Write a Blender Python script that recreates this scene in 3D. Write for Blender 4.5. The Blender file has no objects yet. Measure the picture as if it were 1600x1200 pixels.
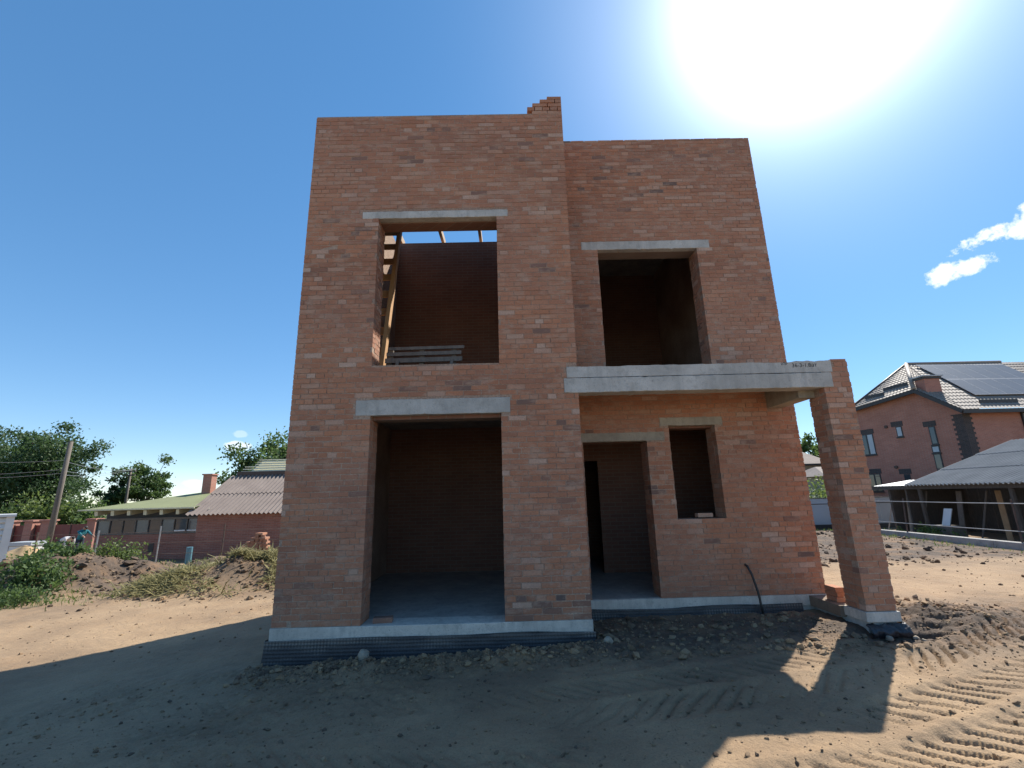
import bpy, math, random
import numpy as np
from mathutils import Matrix, Vector
rng = np.random.default_rng(7); random.seed(7)
sc = bpy.context.scene
COL = sc.collection
R = math.radians

# ------------------------------------------------------------------ camera
CAM_Z = 1.75; FPX = 716.65
PITCH, ROLL, YAW = 0.2374, -0.02526, 0.01036
SUN_AZ, SUN_EL = R(41.5), R(46.8)
def cam_axes():
    p, r, w = PITCH, ROLL, YAW
    f = np.array([math.sin(w)*math.cos(p), math.cos(w)*math.cos(p), math.sin(p)])
    a = np.array([math.cos(w), -math.sin(w), 0.]); u = np.cross(a, f)
    return a*math.cos(r)+u*math.sin(r), -a*math.sin(r)+u*math.cos(r), f
CR, CU, CF = cam_axes()
cam = bpy.data.objects.new('camera', bpy.data.cameras.new('camera')); COL.objects.link(cam)
cam.data.sensor_width = 36; cam.data.lens = FPX*36/1600; cam.data.clip_start = .05; cam.data.clip_end = 3000
M = Matrix.Identity(4)
for i in range(3): M[i][0], M[i][1], M[i][2] = CR[i], CU[i], -CF[i]
M[2][3] = CAM_Z
cam.matrix_world = M; sc.camera = cam

# ------------------------------------------------------------------ world and sun
SD = Vector((math.sin(SUN_AZ)*math.cos(SUN_EL), math.cos(SUN_AZ)*math.cos(SUN_EL), math.sin(SUN_EL)))
world = bpy.data.worlds.new('World'); sc.world = world; world.use_nodes = True
def build_world():
    nt = world.node_tree; N = nt.nodes; L = nt.links; N.clear()
    out = N.new('ShaderNodeOutputWorld'); bg = N.new('ShaderNodeBackground'); bg.inputs[1].default_value = .115
    sky = N.new('ShaderNodeTexSky'); sky.sky_type = 'NISHITA'; sky.sun_disc = False
    sky.sun_elevation = SUN_EL; sky.sun_rotation = SUN_AZ; sky.air_density = 1.0; sky.dust_density = .0; sky.ozone_density = 2.0; sky.altitude = 2500
    tc = N.new('ShaderNodeTexCoord')
    def math_(op, a, b=None, clamp=False):
        m = N.new('ShaderNodeMath'); m.operation = op; m.use_clamp = clamp
        for k, v in enumerate((a, b)):
            if v is None: continue
            if isinstance(v, (int, float)): m.inputs[k].default_value = v
            else: L.new(v, m.inputs[k])
        return m.outputs[0]
    nrm = N.new('ShaderNodeVectorMath'); nrm.operation = 'NORMALIZE'; L.new(tc.outputs['Generated'], nrm.inputs[0])
    def dot(v):
        d = N.new('ShaderNodeVectorMath'); d.operation = 'DOT_PRODUCT'; L.new(nrm.outputs[0], d.inputs[0]); d.inputs[1].default_value = v; return d.outputs['Value']
    def mix(f, a, b, bt='MIX'):
        m = N.new('ShaderNodeMix'); m.data_type = 'RGBA'; m.blend_type = bt
        if isinstance(f, (int, float)): m.inputs[0].default_value = f
        else: L.new(f, m.inputs[0])
        for k, v in ((6, a), (7, b)):
            if isinstance(v, tuple): m.inputs[k].default_value = v
            else: L.new(v, m.inputs[k])
        return m.outputs[2]
    # white sun glow added to the sky colour, standing in for lens glare
    c = math_('MAXIMUM', dot(SD), 0.0)
    g = math_('ADD', math_('MULTIPLY', math_('POWER', c, 110.0), 9.0), math_('MULTIPLY', math_('POWER', c, 22.0), 2.1))
    hs = N.new('ShaderNodeHueSaturation'); hs.inputs['Saturation'].default_value = 1.55; gm = N.new('ShaderNodeGamma'); gm.inputs[1].default_value = .62; L.new(sky.outputs[0], gm.inputs[0]); L.new(gm.outputs[0], hs.inputs['Color'])
    cmb = N.new('ShaderNodeCombineColor')
    L.new(math_('MULTIPLY', g, .95), cmb.inputs[0]); L.new(math_('MULTIPLY', g, .98), cmb.inputs[1]); L.new(math_('MULTIPLY', g, 1.0), cmb.inputs[2])
    col = mix(1.0, hs.outputs[0], cmb.outputs[0], 'ADD')
    # small fair-weather clouds
    noise = N.new('ShaderNodeTexNoise'); noise.inputs['Scale'].default_value = 16; noise.inputs['Detail'].default_value = 9; noise.inputs['Roughness'].default_value = .62
    L.new(nrm.outputs[0], noise.inputs['Vector'])
    def cloud(px, py, ax, ay, tilt, amp):
        d = ((px-800)/FPX)*CR-((py-600)/FPX)*CU+CF; d = d/np.linalg.norm(d)
        e1 = np.cross(d, [0, 0, 1.]); e1 /= np.linalg.norm(e1); e2 = np.cross(e1, d)
        a = e1*math.cos(tilt)+e2*math.sin(tilt); b = -e1*math.sin(tilt)+e2*math.cos(tilt)
        u = math_('DIVIDE', dot(tuple(a)), ax); v = math_('DIVIDE', dot(tuple(b)), ay)
        q = math_('ADD', math_('MULTIPLY', u, u), math_('MULTIPLY', v, v))
        q = math_('ADD', q, math_('MULTIPLY', math_('LESS_THAN', dot(tuple(d)), 0.0), 50.0))
        m = math_('SUBTRACT', 1.0, q)
        m = math_('ADD', m, math_('MULTIPLY', math_('SUBTRACT', noise.outputs[0], .5), 7.5))
        return math_('MULTIPLY', math_('MULTIPLY', m, 1.3, clamp=True), amp)
    for a in ((1498, 418, .046, .016, .1, 1.0), (1562, 358, .06, .014, .32, 1.0), (1640, 330, .05, .02, .3, 1.0), (370, 697, .02, .008, .0, .5), (318, 755, .03, .007, .0, .3), (375, 678, .012, .006, .0, .2)):
        col = mix(cloud(*a), col, (4.4, 4.4, 4.4, 1))
    L.new(col, bg.inputs[0]); L.new(bg.outputs[0], out.inputs[0])
build_world()
sl = bpy.data.lights.new('sun', 'SUN'); sl.energy = 2.6; sl.angle = R(.53); sl.color = (1, .94, .84)
sun = bpy.data.objects.new('sun', sl); COL.objects.link(sun); sun.rotation_euler = SD.to_track_quat('Z', 'Y').to_euler()
vs = sc.view_settings; vs.view_transform = 'Standard'; vs.look = 'None'; vs.gamma = 1; vs.exposure = 1.57; vs.use_curve_mapping = False

# ------------------------------------------------------------------ pixel -> place helpers (real distances given for each thing)
def ray(x, y): return (x-800)/FPX*CR-(y-600)/FPX*CU+CF
def WY(x, y, Y): d = ray(x, y); d = d*(Y/d[1]); return np.array([d[0], Y, d[2]+CAM_Z])
def WX(x, y, X): d = ray(x, y); d = d*(X/d[0]); return np.array([X, d[1], d[2]+CAM_Z])
def WZ(x, y, Z): d = ray(x, y); d = d*((Z-CAM_Z)/d[2]); return np.array([d[0], d[1], Z])
def WP(x, y, p0, n):
    d = ray(x, y); o = np.array([0, 0, CAM_Z]); n = np.asarray(n, float)
    return o+d*(((np.asarray(p0)-o)@n)/(d@n))
def PROJ(P):
    P = np.asarray(P, float)-np.array([0, 0, CAM_Z]); d = P@CF
    return np.stack([800+FPX*(P@CR)/d, 600-FPX*(P@CU)/d], -1)

# ------------------------------------------------------------------ object helpers
ORI = {}
class MB:
    def __init__(s): s.v = []; s.f = []; s.t = []
    def add(s, vs, fs, tone=None):
        k = len(s.v); s.v += [tuple(p) for p in vs]; s.f += [tuple(i+k for i in f) for f in fs]
        s.t += [tone or (.5, .5, .5)]*len(fs)
    def box(s, x0, x1, y0, y1, z0, z1, tone=None):
        s.add([(x0, y0, z0), (x1, y0, z0), (x1, y1, z0), (x0, y1, z0), (x0, y0, z1), (x1, y0, z1), (x1, y1, z1), (x0, y1, z1)],
              [(0, 3, 2, 1), (4, 5, 6, 7), (0, 1, 5, 4), (1, 2, 6, 5), (2, 3, 7, 6), (3, 0, 4, 7)], tone); return s
    def obox(s, o, a, b, c, tone=None):   # origin corner + three edge vectors
        o, a, b, c = (np.asarray(q, float) for q in (o, a, b, c))
        fl = [(0, 3, 2, 1), (4, 5, 6, 7), (0, 1, 5, 4), (1, 2, 6, 5), (2, 3, 7, 6), (3, 0, 4, 7)]
        if np.dot(np.cross(a, b), c) < 0: fl = [f[::-1] for f in fl]
        s.add([o, o+a, o+a+b, o+b, o+c, o+a+c, o+a+b+c, o+b+c], fl, tone); return s
    def beam(s, p, q, w, h, up=(0, 0, 1), tone=None):   # bar from p to q with section w x h
        p, q = np.asarray(p, float), np.asarray(q, float); d = q-p; l = np.linalg.norm(d); d = d/l
        a = np.cross(d, up); na = np.linalg.norm(a); a = np.array([1., 0, 0]) if na < 1e-6 else a/na
        b = np.cross(a, d)
        return s.obox(p-a*w/2-b*h/2, a*w, d*l, b*h, tone)
    def tube(s, pts, rad, n=8, cap=True):
        pts = [np.asarray(p, float) for p in pts]; m = len(pts); rad = [rad]*m if np.isscalar(rad) else rad
        vs = []; ref = np.array([.31, .2, .93]); 
        for i, p in enumerate(pts):
            d = pts[min(i+1, m-1)]-pts[max(i-1, 0)]; d = d/(np.linalg.norm(d)+1e-9)
            a = np.cross(d, ref if abs(d@ref) < .95 else np.array([1., 0, 0])); a /= np.linalg.norm(a); b = np.cross(d, a)
            for k in range(n):
                t = 2*math.pi*k/n; vs.append(p+(a*math.cos(t)+b*math.sin(t))*rad[i])
        fs = [(i*n+k, i*n+(k+1) % n, (i+1)*n+(k+1) % n, (i+1)*n+k) for i in range(m-1) for k in range(n)]
        if cap: fs += [tuple(range(n))[::-1], tuple((m-1)*n+k for k in range(n))]
        s.add(vs, fs); return s
    def quad(s, a, b, c, d, tone=None): s.add([a, b, c, d], [(0, 1, 2, 3)], tone); return s
    def build(s, name, mat, parent=None, smooth=False, tone=False, bevel=0):
        return mesh_obj(name, s.v, s.f, mat, parent, smooth, s.t if tone else None, bevel)
def origin_of(p):
    return ORI.get(p.name, np.zeros(3)) if p else np.zeros(3)
def mesh_obj(name, v, f, mat, parent=None, smooth=False, tones=None, bevel=0):
    v = np.asarray(v, float).reshape(-1, 3)-origin_of(parent)
    me = bpy.data.meshes.new(name); me.from_pydata(v.tolist(), [], [tuple(int(i) for i in q) for q in f])
    if smooth: me.shade_smooth()
    if tones is not None:
        at = me.attributes.new('tone', 'FLOAT_COLOR', 'FACE')
        arr = np.ones((len(f), 4), np.float32); arr[:, :3] = np.asarray(tones, np.float32); at.data.foreach_set('color', arr.ravel())
    me.materials.append(mat)
    o = bpy.data.objects.new(name, me); COL.objects.link(o)
    if parent: o.parent = parent; ORI[o.name] = origin_of(parent)
    if bevel:
        b = o.modifiers.new('bevel', 'BEVEL'); b.width = bevel; b.segments = 2; b.limit_method = 'ANGLE'
    return o
def thing(name, loc, label, cat, group=None):
    o = bpy.data.objects.new(name, None); COL.objects.link(o); o.location = tuple(float(q) for q in loc); o.empty_display_size = .2
    ORI[o.name] = np.asarray(loc, float); tag(o, label, cat, group); return o
def tag(o, label, cat, group=None, kind=None):
    o['label'] = label; o['category'] = cat
    if group: o['group'] = group
    if kind: o['kind'] = kind
    return o
def stuff(o): o['kind'] = 'stuff'; return o
def structure(o): o['kind'] = 'structure'; return o
def rebase(o):
    # put a single-mesh thing's origin at its base centre
    me = o.data; n = len(me.vertices); a = np.empty(n*3); me.vertices.foreach_get('co', a); a = a.reshape(-1, 3)
    b = np.array([(a[:, 0].min()+a[:, 0].max())/2, (a[:, 1].min()+a[:, 1].max())/2, a[:, 2].min()])
    me.vertices.foreach_set('co', (a-b).ravel()); o.location = tuple(b); return o

# ------------------------------------------------------------------ materials
def new_mat(name):
    m = bpy.data.materials.new(name); m.use_nodes = True; nt = m.node_tree
    return m, nt, nt.nodes, nt.links, nt.nodes['Principled BSDF']
def rgb(c): return (c[0], c[1], c[2], 1)
class NT:
    def __init__(s, name): s.m, s.nt, s.N, s.L, s.b = new_mat(name)
    def set(s, sock, v):
        if isinstance(v, (int, float)): sock.default_value = v
        elif isinstance(v, tuple): sock.default_value = v if len(v) == 4 or sock.type == 'VECTOR' else rgb(v)
        else: s.L.new(v, sock)
    def pos(s): return s.N.new('ShaderNodeNewGeometry').outputs['Position']
    def obj(s): return s.N.new('ShaderNodeTexCoord').outputs['Object']
    def mapv(s, v, scale=(1, 1, 1), rot=(0, 0, 0)):
        m = s.N.new('ShaderNodeMapping'); s.L.new(v, m.inputs[0]); m.inputs['Scale'].default_value = scale; m.inputs['Rotation'].default_value = rot; return m.outputs[0]
    def noise(s, v, scale, detail=4, rough=.55):
        n = s.N.new('ShaderNodeTexNoise'); s.L.new(v, n.inputs['Vector']); n.inputs['Scale'].default_value = scale; n.inputs['Detail'].default_value = detail; n.inputs['Roughness'].default_value = rough; return n.outputs[0]
    def ramp(s, f, stops, interp='LINEAR'):
        r = s.N.new('ShaderNodeValToRGB'); r.color_ramp.interpolation = interp; e = r.color_ramp.elements
        while len(e) < len(stops): e.new(.5)
        for k, (p, c) in zip(e, stops): k.position = p; k.color = rgb(c) if not isinstance(c, (int, float)) else (c, c, c, 1)
        s.L.new(f, r.inputs[0]); return r.outputs[0]
    def mix(s, f, a, b, bt='MIX'):
        m = s.N.new('ShaderNodeMix'); m.data_type = 'RGBA'; m.blend_type = bt; s.set(m.inputs[0], f); s.set(m.inputs[6], a); s.set(m.inputs[7], b); return m.outputs[2]
    def math(s, op, a, b=0.0, clamp=False):
        m = s.N.new('ShaderNodeMath'); m.operation = op; m.use_clamp = clamp; s.set(m.inputs[0], a); s.set(m.inputs[1], b); return m.outputs[0]
    def bump(s, h, strength=.5, dist=.01):
        b = s.N.new('ShaderNodeBump'); b.inputs['Strength'].default_value = strength; b.inputs['Distance'].default_value = dist; s.L.new(h, b.inputs['Height']); s.L.new(b.outputs[0], s.b.inputs['Normal'])
    def attr(s, name, out='Color'):
        a = s.N.new('ShaderNodeAttribute'); a.attribute_name = name; return a.outputs[out]
    def sep(s, c):
        q = s.N.new('ShaderNodeSeparateColor'); s.L.new(c, q.inputs[0]); return q.outputs
    def col(s, v): s.set(s.b.inputs['Base Color'], v)
    def rough(s, v): s.set(s.b.inputs['Roughness'], v)
def plain(name, c1, c2, scale=6, rough=.8, bump=.3, bdist=.004, metal=0, detail=5, stretch=(1, 1, 1), fine=60):
    t = NT(name); p = t.mapv(t.pos(), stretch); n = t.noise(p, scale, detail); f = t.noise(p, fine, 3)
    c = t.mix(t.ramp(n, [(.3, 0.), (.7, 1.)]), c1, c2); c = t.mix(t.math('MULTIPLY', f, .35), c, tuple(q*.6 for q in c1)); t.col(c); t.rough(rough)
    t.b.inputs['Metallic'].default_value = metal
    if bump: t.bump(t.math('ADD', n, f), bump, bdist)
    return t.m
def brick_mat():
    t = NT('brick'); a = t.sep(t.attr('tone')); pos = t.pos()
    zone = t.noise(pos, .9, 3)
    r = t.math('ADD', a[0], t.math('MULTIPLY', t.math('SUBTRACT', zone, .5), .10), True)
    c = t.ramp(r, [(0, (.12, .095, .085)), (.03, (.16, .11, .09)), (.06, (.34, .15, .085)), (.35, (.46, .198, .105)), (.72, (.52, .23, .122)), (.86, (.54, .275, .165)), (.93, (.55, .33, .23)), (1, (.60, .43, .33))])
    batch = t.noise(t.mapv(pos, (1, 1, 2.0)), .55, 3, .55); c = t.mix(t.ramp(batch, [(.42, .0), (.60, .42)]), c, (.35, .18, .125))
    c = t.mix(t.math('MULTIPLY', a[1], .28), c, (.36, .17, .105))
    mott = t.noise(pos, 38, 5, .65)
    c = t.mix(t.ramp(mott, [(.35, .38), (.62, 0.)]), c, (.24, .115, .08))
    smear = t.noise(t.mapv(pos, (1, 1, 2.2)), 4.2, 6, .7)
    c = t.mix(t.ramp(smear, [(.49, 0.), (.66, .68)]), c, (.45, .30, .215))
    eff = t.noise(pos, 2.3, 6, .75); c = t.mix(t.ramp(eff, [(.60, 0.), (.74, .5)]), c, (.52, .42, .36))
    chip = t.noise(pos, 22, 3, .7); c = t.mix(t.ramp(chip, [(.27, .8), (.33, 0.)]), c, (.16, .085, .06))
    pit = t.noise(pos, 120, 2)
    c = t.mix(t.ramp(pit, [(.27, .6), (.36, 0.)]), c, (.10, .06, .045))
    t.col(c); t.rough(.92); t.bump(t.math('ADD', t.math('MULTIPLY', mott, 1.2), t.math('MULTIPLY', pit, .6)), .55, .006); return t.m
def mortar_mat():
    t = NT('mortar'); pos = t.pos(); n = t.noise(pos, 1.1, 4); f = t.noise(pos, 45, 4, .7)
    c = t.mix(t.ramp(n, [(.35, 0.), (.65, 1.)]), (.34, .215, .15), (.50, .36, .265))
    c = t.mix(t.ramp(f, [(.4, .5), (.6, 0.)]), c, (.15, .10, .08)); t.col(c); t.rough(.95); t.bump(f, .8, .01); return t.m
def brickwork_mat(name, c1, c2, cm, scale=1.0, axis='XZ'):
    # brickwork too far off (or too hidden) to tell its bricks apart
    t = NT(name); s = t.N.new('ShaderNodeSeparateXYZ'); t.L.new(t.pos(), s.inputs[0]); cb = t.N.new('ShaderNodeCombineXYZ')
    t.L.new(t.math('ADD', s.outputs[0], s.outputs[1]), cb.inputs[0]); t.L.new(s.outputs[2], cb.inputs[1])
    b = t.N.new('ShaderNodeTexBrick'); t.L.new(cb.outputs[0], b.inputs[0]); b.inputs['Color1'].default_value = rgb(c1); b.inputs['Color2'].default_value = rgb(c2); b.inputs['Mortar'].default_value = rgb(cm)
    b.inputs['Scale'].default_value = scale; b.inputs['Brick Width'].default_value = .26; b.inputs['Row Height'].default_value = .077; b.inputs['Mortar Size'].default_value = .008; b.inputs['Bias'].default_value = -.1
    n = t.noise(t.pos(), 1.3, 5); c = t.mix(t.ramp(n, [(.35, .35), (.65, 0.)]), b.outputs[0], tuple(q*.6 for q in c1)); t.col(c); t.rough(.92)
    t.bump(b.outputs['Fac'], -.4, .006); return t.m
def soil_mat():
    t = NT('soil'); pos = t.pos(); a = t.sep(t.attr('soil')); 
    n1 = t.noise(pos, .7, 6, .6); n2 = t.noise(pos, 9, 7, .68); n3 = t.noise(pos, 70, 4, .6)
    dry = t.mix(t.ramp(n1, [(.35, 0.), (.65, 1.)]), (.43, .295, .168), (.325, .215, .118))
    dry = t.mix(t.ramp(n2, [(.36, .5), (.6, 0.)]), dry, (.19, .135, .09))
    wet = t.mix(t.ramp(n2, [(.35, 0.), (.65, 1.)]), (.05, .036, .027), (.125, .088, .062))
    clay = t.noise(pos, 1.6, 4, .6); dry = t.mix(t.ramp(clay, [(.52, 0.), (.7, .4)]), dry, (.34, .225, .125)); wet = t.mix(t.ramp(clay, [(.46, 0.), (.64, .8)]), wet, (.225, .135, .072))
    f = t.math('ADD', a[0], t.math('MULTIPLY', t.math('SUBTRACT', n2, .5), .9)); f = t.math('ADD', f, t.math('MULTIPLY', t.math('SUBTRACT', n1, .5), .5))
    c = t.mix(t.ramp(f, [(.25, 0.), (.75, 1.)]), dry, wet)
    g = t.math('ADD', a[1], t.math('MULTIPLY', t.math('SUBTRACT', n2, .5), .8)); c = t.mix(t.ramp(g, [(.4, 0.), (.8, .8)]), c, (.07, .095, .03))
    c = t.mix(t.ramp(n3, [(.33, .45), (.5, 0.)]), c, (.14, .10, .068)); c = t.mix(t.ramp(n3, [(.66, 0.), (.76, .4)]), c, (.48, .39, .29))
    t.col(c); t.rough(.96); t.bump(t.math('ADD', t.math('MULTIPLY', n2, 1.0), t.math('MULTIPLY', n3, .35)), .75, .03); return t.m
def leaf_mat(name, c1, c2):
    t = NT(name); a = t.sep(t.attr('tone')); c = t.mix(a[0], c1, c2); t.col(c); t.rough(.62)
    tr = t.N.new('ShaderNodeBsdfTranslucent'); t.L.new(t.mix(.5, c, tuple(min(1, q*1.8) for q in c2)), tr.inputs[0]); mx = t.N.new('ShaderNodeMixShader'); mx.inputs[0].default_value = .35
    t.L.new(t.b.outputs[0], mx.inputs[1]); t.L.new(tr.outputs[0], mx.inputs[2]); t.L.new(mx.outputs[0], t.N['Material Output'].inputs[0]); return t.m
def glass_mat(name, c, rough=.05):
    t = NT(name); n = t.noise(t.pos(), 2.0, 3); t.col(t.mix(n, c, tuple(q*.5 for q in c))); t.rough(rough); t.b.inputs['Specular IOR Level'].default_value = .9; return t.m
def concrete_mat(name, c1, c2):
    t = NT(name); pos = t.pos(); n = t.noise(pos, 2.2, 6, .65); f = t.noise(pos, 55, 4, .6); st = t.noise(t.mapv(pos, (9, 9, .7)), 1.0, 5, .65); bl = t.noise(pos, 9, 6, .7)
    dk = tuple(q*.5 for q in c1)
    c = t.mix(t.ramp(n, [(.34, 0.), (.64, 1.)]), c1, tuple(q*.86 for q in c2)); c = t.mix(t.ramp(st, [(.48, 0.), (.72, .5)]), c, dk)
    c = t.mix(t.ramp(bl, [(.33, .55), (.47, 0.)]), c, tuple(q*.62 for q in c2)); c = t.mix(t.ramp(bl, [(.62, 0.), (.74, .4)]), c, (.42, .32, .25))
    c = t.mix(t.ramp(f, [(.30, .7), (.40, 0.)]), c, tuple(q*.35 for q in c1))
    t.col(c); t.rough(.92); t.bump(t.math('ADD', t.math('ADD', n, bl), t.math('MULTIPLY', f, .7)), .6, .012); return t.m
MT = {}
MT['brick'] = brick_mat(); MT['mortar'] = mortar_mat(); MT['soil'] = soil_mat()
MT['inner'] = brickwork_mat('inner_brickwork_shade_tone', (.25, .125, .085), (.20, .10, .07), (.24, .18, .145))  # indoor brick painted darker than the facing; room shade put into its colour
MT['farbrick'] = brickwork_mat('red_brickwork', (.46, .19, .135), (.38, .155, .115), (.40, .29, .23))
MT['barnbrick'] = brickwork_mat('old_brickwork', (.34, .14, .10), (.24, .095, .07), (.30, .22, .18))
MT['darkbrick'] = brickwork_mat('dark_brickwork', (.075, .062, .06), (.05, .045, .045), (.12, .10, .095))
MT['conc'] = concrete_mat('pale_concrete', (.57, .545, .50), (.47, .45, .41))
MT['conc_warm'] = concrete_mat('stained_concrete', (.44, .39, .31), (.36, .32, .255))
MT['found'] = concrete_mat('plinth_concrete', (.68, .62, .54), (.58, .53, .46))
MT['base'] = concrete_mat('dusty_concrete', (.27, .20, .145), (.22, .165, .12))
MT['floor'] = concrete_mat('floor_screed', (.44, .41, .37), (.35, .33, .30))
MT['curb'] = concrete_mat('curb_concrete', (.42, .41, .39), (.33, .32, .31))
def membrane_mat():
    t = NT('black_membrane'); n = t.noise(t.pos(), 5, 4); d = t.sep(t.attr('dust')); c = t.mix(n, (.022, .022, .026), (.045, .045, .05)); t.col(t.mix(d[0], c, (.36, .32, .27))); t.rough(.5); return t.m
MT['membrane'] = membrane_mat()
MT['wood'] = plain('sawn_wood', (.46, .31, .17), (.34, .21, .11), 5, .75, .35, .003, stretch=(3, 3, 1))
MT['newwood'] = plain('orange_new_wood', (.60, .34, .15), (.50, .27, .11), 5, .75, .3, .003, stretch=(3, 3, 1))
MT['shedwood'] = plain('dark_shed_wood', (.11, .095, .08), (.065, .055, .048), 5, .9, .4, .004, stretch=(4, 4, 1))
MT['oldwood'] = plain('weathered_wood', (.20, .175, .15), (.12, .10, .085), 5, .85, .4, .004, stretch=(4, 4, 1))
MT['batten'] = plain('greenish_batten', (.72, .68, .48), (.62, .58, .40), 5, .8, .2)
MT['batten2'] = plain('pale_batten', (.80, .76, .60), (.72, .68, .52), 5, .8, .2)
MT['greenroof'] = plain('greenish_boarding', (.25, .265, .125), (.20, .21, .10), .8, .8, .3, .01)
MT['slate'] = plain('grey_slate_sheet', (.34, .335, .32), (.24, .24, .23), 1.6, .88, .4, .006)
MT['brownslate'] = plain('brown_slate_sheet', (.24, .195, .172), (.17, .135, .12), 1.6, .85, .3, .006)
MT['tile'] = plain('brown_metal_tile', (.30, .245, .20), (.25, .205, .17), 2, .68, .1, .003)
MT['fascia'] = plain('dark_fascia', (.035, .03, .03), (.05, .042, .04), 3, .5, .1)
MT['solar'] = plain('solar_glass', (.085, .09, .10), (.10, .105, .115), 1.0, .4, 0)
MT['alu'] = plain('aluminium', (.45, .45, .46), (.38, .38, .39), 4, .5, .05, metal=.3)
MT['steel'] = plain('dull_galvanised_steel', (.36, .37, .38), (.27, .275, .28), 6, .5, .1, metal=.4)
MT['rust'] = plain('rusty_steel', (.13, .085, .065), (.075, .055, .048), 8, .8, .3)
MT['gate'] = plain('red_painted_sheet', (.22, .048, .036), (.165, .036, .03), 2, .5, .1)
MT['white'] = plain('white_painted_sheet', (.74, .75, .74), (.62, .63, .63), 3, .55, .1)
MT['greysheet'] = plain('pale_grey_sheet', (.46, .49, .52), (.40, .43, .46), 2, .5, .1)
MT['frame'] = plain('dark_window_frame', (.03, .032, .036), (.045, .045, .05), 5, .45, .05)
MT['glass'] = glass_mat('window_glass', (.05, .07, .085)); MT['blind'] = plain('pale_roller_blind', (.50, .56, .60), (.44, .5, .54), 2, .6, .05)
MT['dustglass'] = glass_mat('dusty_glass', (.10, .125, .14), .25)
MT['sand'] = plain('yellow_sand', (.48, .33, .17), (.40, .27, .14), 2, .95, .5, .02)
MT['black'] = plain('black_plastic', (.02, .02, .02), (.03, .03, .03), 5, .45, .1)
MT['rock'] = plain('pale_stone', (.40, .34, .26), (.30, .25, .19), 9, .9, .6, .01)
MT['ink'] = plain('black_marker', (.03, .03, .035), (.045, .045, .05), 9, .8, 0)
MT['bark'] = plain('bark', (.10, .075, .055), (.06, .048, .036), 6, .95, .6, .02, stretch=(3, 3, .5))
MT['pole'] = plain('grey_pole_wood', (.19, .16, .13), (.12, .10, .085), 3, .9, .4, .006, stretch=(5, 5, .6))
MT['leafdark'] = leaf_mat('leaf_dark', (.030, .062, .022), (.075, .13, .042)); MT['leafmid'] = leaf_mat('leaf_mid', (.042, .085, .024), (.11, .17, .045))
MT['leaflight'] = leaf_mat('leaf_light', (.06, .10, .022), (.15, .20, .05)); MT['dryweed'] = leaf_mat('dry_weed', (.13, .13, .055), (.42, .38, .20))
MT['teal'] = plain('teal_cloth', (.02, .20, .24), (.015, .13, .17), 6, .9, .2); MT['navy'] = plain('navy_cloth', (.02, .03, .06), (.03, .04, .07), 6, .9, .2)
MT['whitecloth'] = plain('white_cloth', (.68, .64, .62), (.58, .54, .53), 6, .9, .2); MT['skin'] = plain('skin', (.45, .26, .18), (.40, .22, .15), 8, .6, .05); MT['hair'] = plain('dark_hair', (.02, .016, .014), (.03, .024, .02), 8, .7, .1)
MT['bluepaint'] = plain('blue_paint', (.10, .24, .30), (.08, .19, .25), 5, .6, .1)

# ------------------------------------------------------------------ terrain
def vnoise(x, y, seed=0):
    xi = np.floor(x).astype(np.int64); yi = np.floor(y).astype(np.int64); fx = x-xi; fy = y-yi
    def h(a, b):
        q = (a*374761393+b*668265263+seed*1442695041) & 0x7fffffff; q = ((q ^ (q >> 13))*1274126177) & 0x7fffffff
        return ((q ^ (q >> 16)) & 0xffff)/65535.
    sx = fx*fx*fx*(fx*(fx*6-15)+10); sy = fy*fy*fy*(fy*(fy*6-15)+10)
    return (h(xi, yi)*(1-sx)+h(xi+1, yi)*sx)*(1-sy)+(h(xi, yi+1)*(1-sx)+h(xi+1, yi+1)*sx)*sy
def fbm(x, y, f, o=4, seed=0, g=.5):
    r = 0; a = 1; s = 0
    for k in range(o): r = r+a*(vnoise(x*f, y*f, seed+k)-.5); s += a*.5; a *= g; f *= 2.03
    return r/s
def sst(e0, e1, x): t = np.clip((x-e0)/(e1-e0), 0, 1); return t*t*(3-2*t)
def bumpxy(x, y, cx, cy, rx, ry, rot=0):
    dx, dy = x-cx, y-cy; a = dx*math.cos(rot)+dy*math.sin(rot); b = -dx*math.sin(rot)+dy*math.cos(rot); return np.exp(-(a/rx)**2-(b/ry)**2)
TRACKS = ((3.80, .20, 1.15, 1), (3.22, .19, 1.0, 1), (4.45, .20, .75, -1), (5.0, .2, .6, 1), (12.3, .25, .5, 1))
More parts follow.
